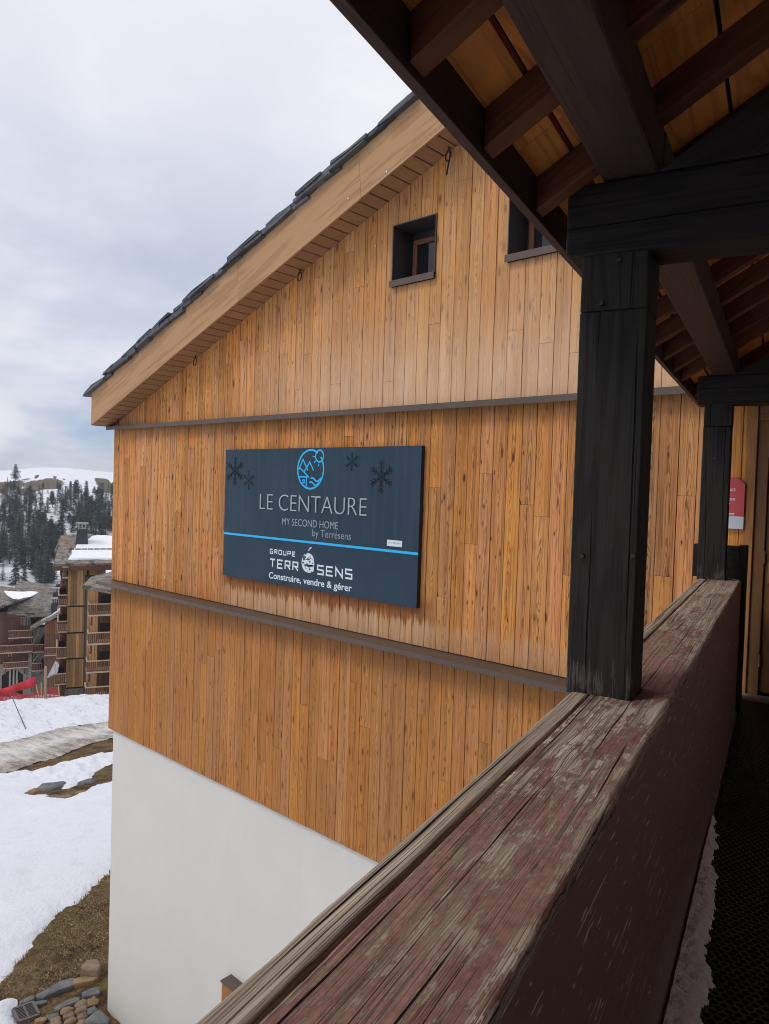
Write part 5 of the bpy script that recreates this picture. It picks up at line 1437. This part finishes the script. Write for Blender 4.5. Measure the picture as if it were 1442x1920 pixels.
# ------------------------------------------------------------------ slope barrier: red banner, net, poles
DN = 74.0
M_banner = plain('red_banner_cloth', (.52, .035, .045), .7, .3, .12, 2); M_pole = plain('yellow_pole', (.48, .33, .12), .6, .3); M_wpole = plain('weathered_pole', (.33, .25, .18), .8, .2)
mb = MB(); N_ = 24; V = []
for k in range(N_ + 1):
    f = k / N_; px = -45 + f * 112; yt = 1302 - 34 * f ** 1.15 + 2.5 * math.sin(f * 3.14); yb_ = 1313 - 26 * f ** 1.2
    bl = .25 * math.sin(f * 19) + .12 * math.sin(f * 47)
    for t_ in (0, .5, 1): V.append(g_at((px, yt + (yb_ - yt) * t_), DN + bl * (.3 + t_ * .7)))
F = []
for k in range(N_):
    for j in range(2): F.append([k * 3 + j, (k + 1) * 3 + j, (k + 1) * 3 + j + 1, k * 3 + j + 1])
mb.add(X(GF, V), F, [[(0, 0)] * 4] * len(F)); o = mb.build('barrier_banner', M_banner, smooth=True)
sm = o.modifiers.new('solid', 'SOLIDIFY'); sm.thickness = .015
tag(o, 'long red cloth banner sagging across the foot of the snow slope', 'banner')
def pole(name, p0, p1, r, m, lab, d=DN):
    a, b = g_at(p0, d), g_at(p1, d); b = b + (b - a) * .4; mb = MB(); mb.tube(X(GF, [a, b]), [r, r * 1.1], 7); tag(mb.build(name, m), lab, 'pole', 'poles of the slope barrier'); return a
top_p = pole('wooden_pole', (85.5, 1250), (84.5, 1309), .13, M_wpole, 'tall weathered wooden pole at the right of the red banner')
pole('slalom_pole', (67, 1283), (74, 1310), .05, M_pole, 'yellow pole leaning at the right end of the red banner')
pole('slalom_pole', (77.5, 1280), (77, 1308), .05, M_pole, 'upright yellow pole left of the tall wooden pole')
pole('slalom_pole', (109.5, 1284), (111.5, 1312), .05, M_pole, 'yellow pole at the right end of the red net')
pole('slalom_pole', (18.5, 1270), (19, 1300), .07, M_wpole, 'thin grey pole behind the red banner', DN + 1)
mb = MB(); mb.tube(X(GF, [g_at((67, 1268), DN), g_at((85, 1257), DN)]), .03, 5); tag(mb.build('guy_rope', M_vdark), 'dark rope tying the red banner to the tall pole', 'rope')
def net():
    mb = MB(); nu, nv = 56, 9
    def at(u, v):
        px = -30 + 140 * u; yt = 1303 - 6 * u - 12 * max(0, u - .72) / .28 + 3 * math.sin(u * 14); return g_at((px, yt + (1314 - yt) * v), DN + .5 + .15 * math.sin(u * 25))
    w = .028
    for i in range(nu + 1):
        P = [at(i / nu, k / 4) for k in range(5)]
        for a, b in zip(P[:-1], P[1:]): mb.quad(X(GF, [a + (-w, 0, 0), a + (w, 0, 0), b + (w, 0, 0), b + (-w, 0, 0)]))
    for j in range(nv + 1):
        P = [at(k / nu, j / nv) + (0, .006, 0) for k in range(nu + 1)]
        for a, b in zip(P[:-1], P[1:]): mb.quad(X(GF, [a + (0, 0, -w), b + (0, 0, -w), b + (0, 0, w), a + (0, 0, w)]))
    o = mb.build('safety_net', plain('red_net', (.50, .07, .08), .7, .3)); sm = o.modifiers.new('solid', 'SOLIDIFY'); sm.thickness = .02
    tag(o, 'red plastic safety net strung along the top of the snow slope', 'net')
net()

# ------------------------------------------------------------------ mountain
HD = np.array([120, 140, 200, 270, 350, 420, 480, 540, 600, 680, 760, 860, 960, 1100, 1300.])
HZ = np.array([-34, -35, -44, -48, -44, -30, -18.5, -9.0, -2.0, 3.0, 7.0, 11.0, 13.6, 6, -25.])
def hill_z(s, d):
    th = np.arctan2(s, d); r = np.hypot(s, d)
    base = np.interp(r, HD, HZ)
    f = np.clip((r - 380) / 300, 0, 1)
    ridge = np.interp(th, [-.9, -.3, -.12, -.06, -.02, .01, .065, .2, .6, 1.0], [-60, -24, -8, -6, -.5, .3, -3.4, -14, -40, -60])
    return base + ridge * f
haz = np.concatenate([np.linspace(-1.5, -.13, 60), np.linspace(-.128, .128, 200), np.linspace(.14, .95, 40)])
hr = np.concatenate([np.linspace(88, 340, 60), np.linspace(344, 1000, 180), np.linspace(1020, 1300, 20)])
T, R = np.meshgrid(haz, hr, indexing='ij'); HG = np.stack([(R * np.sin(T)).ravel(), (R * np.cos(T)).ravel()], 1)
hz = hill_z(HG[:, 0], HG[:, 1]); rr = np.hypot(HG[:, 0], HG[:, 1])
hz = np.where(rr < 140, np.minimum(hz, slope(np.minimum(HG[:, 1], 140)) - .5), hz)
hz += (nz(HG, .012, 5, 3) * 5.0 + nz(HG, .05, 6, 2) * 1.2) * np.clip((rr - 200) / 150, 0, 1) * np.clip((860 - rr) / 200, .12, 1)
def blob(px, d, rx, ry):
    c = g_at(px, d); return ((HG[:, 0] - c[0]) / rx) ** 2 + ((HG[:, 1] - c[1]) / ry) ** 2
rock = np.zeros(len(HG))
M_hill = None
def hill_mat():
    t = NT('mountain_snow'); p, x, y, z = t.pos(); r = t.attr('bare')
    n = t.noise(p, .09, 6, .65); f = t.noise(p, .5, 5, .65)
    c = t.mix(t.noise(p, .02, 5, .6), (.74, .765, .82), (.80, .82, .86))
    m = t.ss(t.math('ADD', r, t.math('MULTIPLY', t.math('SUBTRACT', n, .5), 1.4)), .46, .56)
    bare = t.ramp(t.math('ADD', t.math('MULTIPLY', f, .6), t.math('MULTIPLY', n, .4)), [(.3, (.035, .03, .024)), (.5, (.11, .085, .055)), (.7, (.22, .17, .10))])
    return t.done(t.mix(m, c, bare), .85, t.bump(t.noise(p, .06, 6, .6), .5, 2.0), .2)
HZ_I = hz.reshape(len(haz), len(hr))
def ground_at(px):
    """march a pixel ray to the mountain"""
    r = ray(px); th = math.atan2(r @ B, r @ A); h = r[2] / math.hypot(r @ A, r @ B)
    i = int(np.clip(np.searchsorted(haz, th) - 1, 0, len(haz) - 2))
    prof = HZ_I[i]
    k = np.where((prof >= h * hr) & (hr > 200))[0]
    if not len(k): return None
    R_ = hr[k[0]]
    return np.array([R_ * math.sin(th), R_ * math.cos(th), prof[k[0]]])
for px, rx, ry, wgt in (((86, 908), 13, 26, 1), ((80, 913), 16, 30, .9), ((192, 904), 7, 30, 1), ((203, 914), 6, 30, .9), ((69, 893), 2.4, 14, .9), ((103, 895), 1.6, 12, .8), ((5, 912), 20, 40, .9), ((45, 920), 12, 30, .6), ((120, 899), 1.6, 10, .7)):
    g = ground_at(px)
    if g is None: continue
    rock = np.maximum(rock, wgt * np.exp(-(((HG[:, 0] - g[0]) / rx) ** 2 + ((HG[:, 1] - g[1]) / ry) ** 2)))
NH, NHR = len(haz), len(hr); I = np.arange(NH * NHR).reshape(NH, NHR)
HF = np.stack([I[:-1, :-1].ravel(), I[1:, :-1].ravel(), I[1:, 1:].ravel(), I[:-1, 1:].ravel()], 1)
o = mesh_obj('snowy_mountain', X(GF, np.column_stack([HG, hz])), HF, hill_mat(), None, True, None, {'bare': rock}); structure(o)

# conifers: one tapered trunk, whorls of drooping sprays built of small leaf-sized faces
def conifer(seed, h, spread, kind):
    r = random.Random(seed); V, F, MI = [], [], []
    n = 5
    for k, (z, rad) in enumerate(((0, .017 * h), (h * .55, .010 * h), (h * .97, .003 * h))):
        for i in range(n): a = 6.283 * i / n; V.append((rad * math.cos(a), rad * math.sin(a), z))
    for k in range(2):
        for i in range(n): F.append((k * n + i, k * n + (i + 1) % n, (k + 1) * n + (i + 1) % n, (k + 1) * n + i)); MI.append(1)
    z = h * (.10 if kind != 'pine' else .18)
    while z < h * .985:
        f = (z / h)
        if kind == 'spruce': R_ = spread * (1 - f) ** .66 * r.uniform(.75, 1.1) + .10
        elif kind == 'larch': R_ = spread * (1 - f) ** .7 * r.uniform(.5, 1.15) + .08
        else: R_ = spread * max(.12, math.sin(min(1, (1 - f) * 1.35) * 1.75)) * r.uniform(.7, 1.15)
        nb = 13 if kind != 'larch' else 12
        for b in range(nb):
            if kind == 'larch' and r.random() < .22: continue
            a = r.uniform(0, 6.283); L_ = R_ * r.uniform(.6, 1.1)
            for q in range(3 if kind != 'larch' else 3):
                t0 = .15 + .3 * q; t1 = t0 + .42; dz = (-.28 if kind == 'spruce' else (-.12 if kind == 'larch' else .10)) * L_
                p0 = (math.cos(a) * L_ * t0, math.sin(a) * L_ * t0, z + dz * t0); w = (.30 if kind != 'larch' else .15) * spread * (1.15 - t0 * .6) * r.uniform(.6, 1.2)
                a2 = a + r.uniform(-.5, .5); p1 = (math.cos(a2) * L_ * t1, math.sin(a2) * L_ * t1, z + dz * t1 + r.uniform(-.12, .12))
                ox, oy = -math.sin(a) * w, math.cos(a) * w; dr = r.uniform(-.25, .05)
                c = len(V); V += [(p0[0] + ox, p0[1] + oy, p0[2] + dr), (p0[0] - ox, p0[1] - oy, p0[2] + r.uniform(-.25, .05)), p1]; F.append((c, c + 1, c + 2)); MI.append(0)
        z += h * (.040 if kind != 'pine' else .048)
    return V, F, MI
def needle(name, a, b):
    t = NT(name); p, x, y, z = t.pos(); i = t.n('ShaderNodeObjectInfo').outputs['Random']
    n = t.noise(p, .9, 4, .6); c = t.mix(t.ramp(n, [(.35, 0.), (.65, 1.)]), a, b)
    hs = t.n('ShaderNodeHueSaturation'); t.set(hs.inputs['Color'], c); t.set(hs.inputs['Value'], t.math('ADD', .65, t.math('MULTIPLY', i, .8)))
    return t.done(hs.outputs[0], .9, None, .1)
M_bark = plain('bark', (.06, .045, .035), .9, .1)
kinds = {'spruce': (needle('spruce_needles', (.030, .042, .036), (.055, .070, .056)), 11.5, 2.7), 'larch': (needle('bare_larch_twigs', (.10, .078, .068), (.17, .14, .125)), 11.5, 2.3), 'pine': (needle('arolla_needles', (.032, .046, .042), (.058, .074, .064)), 9.0, 3.4)}
proto = {}
for kd, (m, h, sp_) in kinds.items():
    for v in range(3):
        V, F, MI = conifer(hash((kd, v)) % 1000 if False else {'spruce': 10, 'larch': 40, 'pine': 70}[kd] + v, h, sp_ * (1, .85, 1.15)[v], kd)
        me = bpy.data.meshes.new({'spruce': 'spruce_tree', 'larch': 'larch_tree', 'pine': 'arolla_pine'}[kd]); me.from_pydata(V, [], F); me.materials.append(m); me.materials.append(M_bark)
        me.polygons.foreach_set('material_index', MI); me.update(); proto[kd, v] = me
clear = [cpx(l, SC1, 0, 860) for l in (
    [(440, 520), (560, 390), (600, 420), (590, 560), (480, 620)], [(585, 700), (770, 760), (745, 900), (660, 1010), (610, 820)], [(380, 770), (470, 770), (450, 900), (390, 960)],
    [(0, 1310), (120, 1340), (260, 1420), (430, 1476), (430, 1560), (-50, 1560)], [(740, 870), (970, 890), (970, 970), (760, 970)], [(100, 250), (140, 250), (320, 380), (300, 450), (210, 410)],
    [(390, 350), (470, 400), (470, 470), (400, 420)], [(740, 360), (900, 330), (1010, 460), (1150, 440), (1442, 380), (1442, 0), (-50, 0), (-50, 240), (120, 240), (330, 300), (400, 300), (600, 230), (720, 320)],
    [(480, 1300), (560, 1320), (540, 1420), (480, 1420)], [(640, 1350), (780, 1360), (760, 1476), (660, 1476)], [(200, 1130), (245, 1130), (240, 1300), (205, 1320)], [(520, 960), (560, 960), (560, 1040), (515, 1040)])]
names = {'spruce': ('spruce_tree', 'dark green pointed spruce in the forest on the snowy mountainside', 'dark spruces on the mountainside'), 'larch': ('larch_tree', 'leafless brown larch in the forest on the snowy mountainside', 'bare larches on the mountainside'), 'pine': ('arolla_pine', 'broad round-topped dark pine on the snowy mountainside', 'round pines on the mountainside')}
def plant(kd, px, sc_=1.0, lab=None):
    g = ground_at(px)
    if g is None or not (280 < math.hypot(g[0], g[1]) < 900): return False
    nm, lb, gr = names[kd]; o = bpy.data.objects.new(nm, proto[kd, random.randrange(3)]); col.objects.link(o)
    o.location = X(GF, [(g[0], g[1], g[2] - .3)])[0]; o.rotation_euler = (0, 0, random.uniform(0, 6.28)); f = sc_ * random.uniform(.75, 1.2); o.scale = (f, f, f * random.uniform(.9, 1.15))
    tag(o, lab or lb, 'tree', None if lab else gr); return True
cnt = 0; tries = 0; r_ = random.Random(11); placed = []
while cnt < 292 and tries < 9000:
    tries += 1
    px = r_.uniform(-28, 236); py = r_.uniform(914, 1098)
    P = np.array([[px, py]])
    if any(inside(P, c)[0] for c in clear): continue
    if any(abs(px - a) < 3.2 and abs(py - b) < 5.0 for a, b in placed): continue
    if px > 108 and py > 1010: continue
    cx_, cy_ = px / SC1, (py - 860) / SC1
    w = r_.random()
    kd = ('larch' if w < .58 else ('pine' if w < .75 else 'spruce')) if (cx_ < 330 and cy_ > 420) else (('larch' if w < .3 else ('pine' if w < .62 else 'spruce')) if cx_ < 700 else ('larch' if w < .2 else ('pine' if w < .42 else 'spruce')))
    if cy_ < 430: kd = 'pine' if w < .75 else 'spruce'
    if plant(kd, (px, py), 1.0 if cy_ > 480 else .62): cnt += 1; placed.append((px, py))
plant('pine', (29, 906), 1.25, 'big lone round pine on the upper snow at the left of the mountain')
plant('pine', (143, 931), 1.2, 'big lone round pine standing at the top edge of the forest')
plant('pine', (184, 926), .75, 'small lone pine on the open snow right of the big one')
plant('larch', (5, 1095), 1.0, 'bare larch right behind the stone tiled roof at the left')

# ------------------------------------------------------------------ the air: thin even haze over the valley
allz = [-140.0, 45.0]
mb = MB(); mb.box(WF, (-1500, -1500, allz[0] + EYE), (1500, 1500, allz[1] + EYE), 2)
hm = bpy.data.materials.new('haze_air'); hm.use_nodes = True; ht = hm.node_tree; ht.nodes.clear()
ho = ht.nodes.new('ShaderNodeOutputMaterial'); hv = ht.nodes.new('ShaderNodeVolumePrincipled')
hv.inputs['Color'].default_value = (.80, .86, .95, 1); hv.inputs['Density'].default_value = .00026; hv.inputs['Anisotropy'].default_value = .2
ht.links.new(hv.outputs[0], ho.inputs['Volume'])
hz_o = mb.build('haze', hm); tag(hz_o, 'thin pale haze in the air between the village and the mountainside', 'haze', kind='stuff')
sc.cycles.volume_bounces = 0
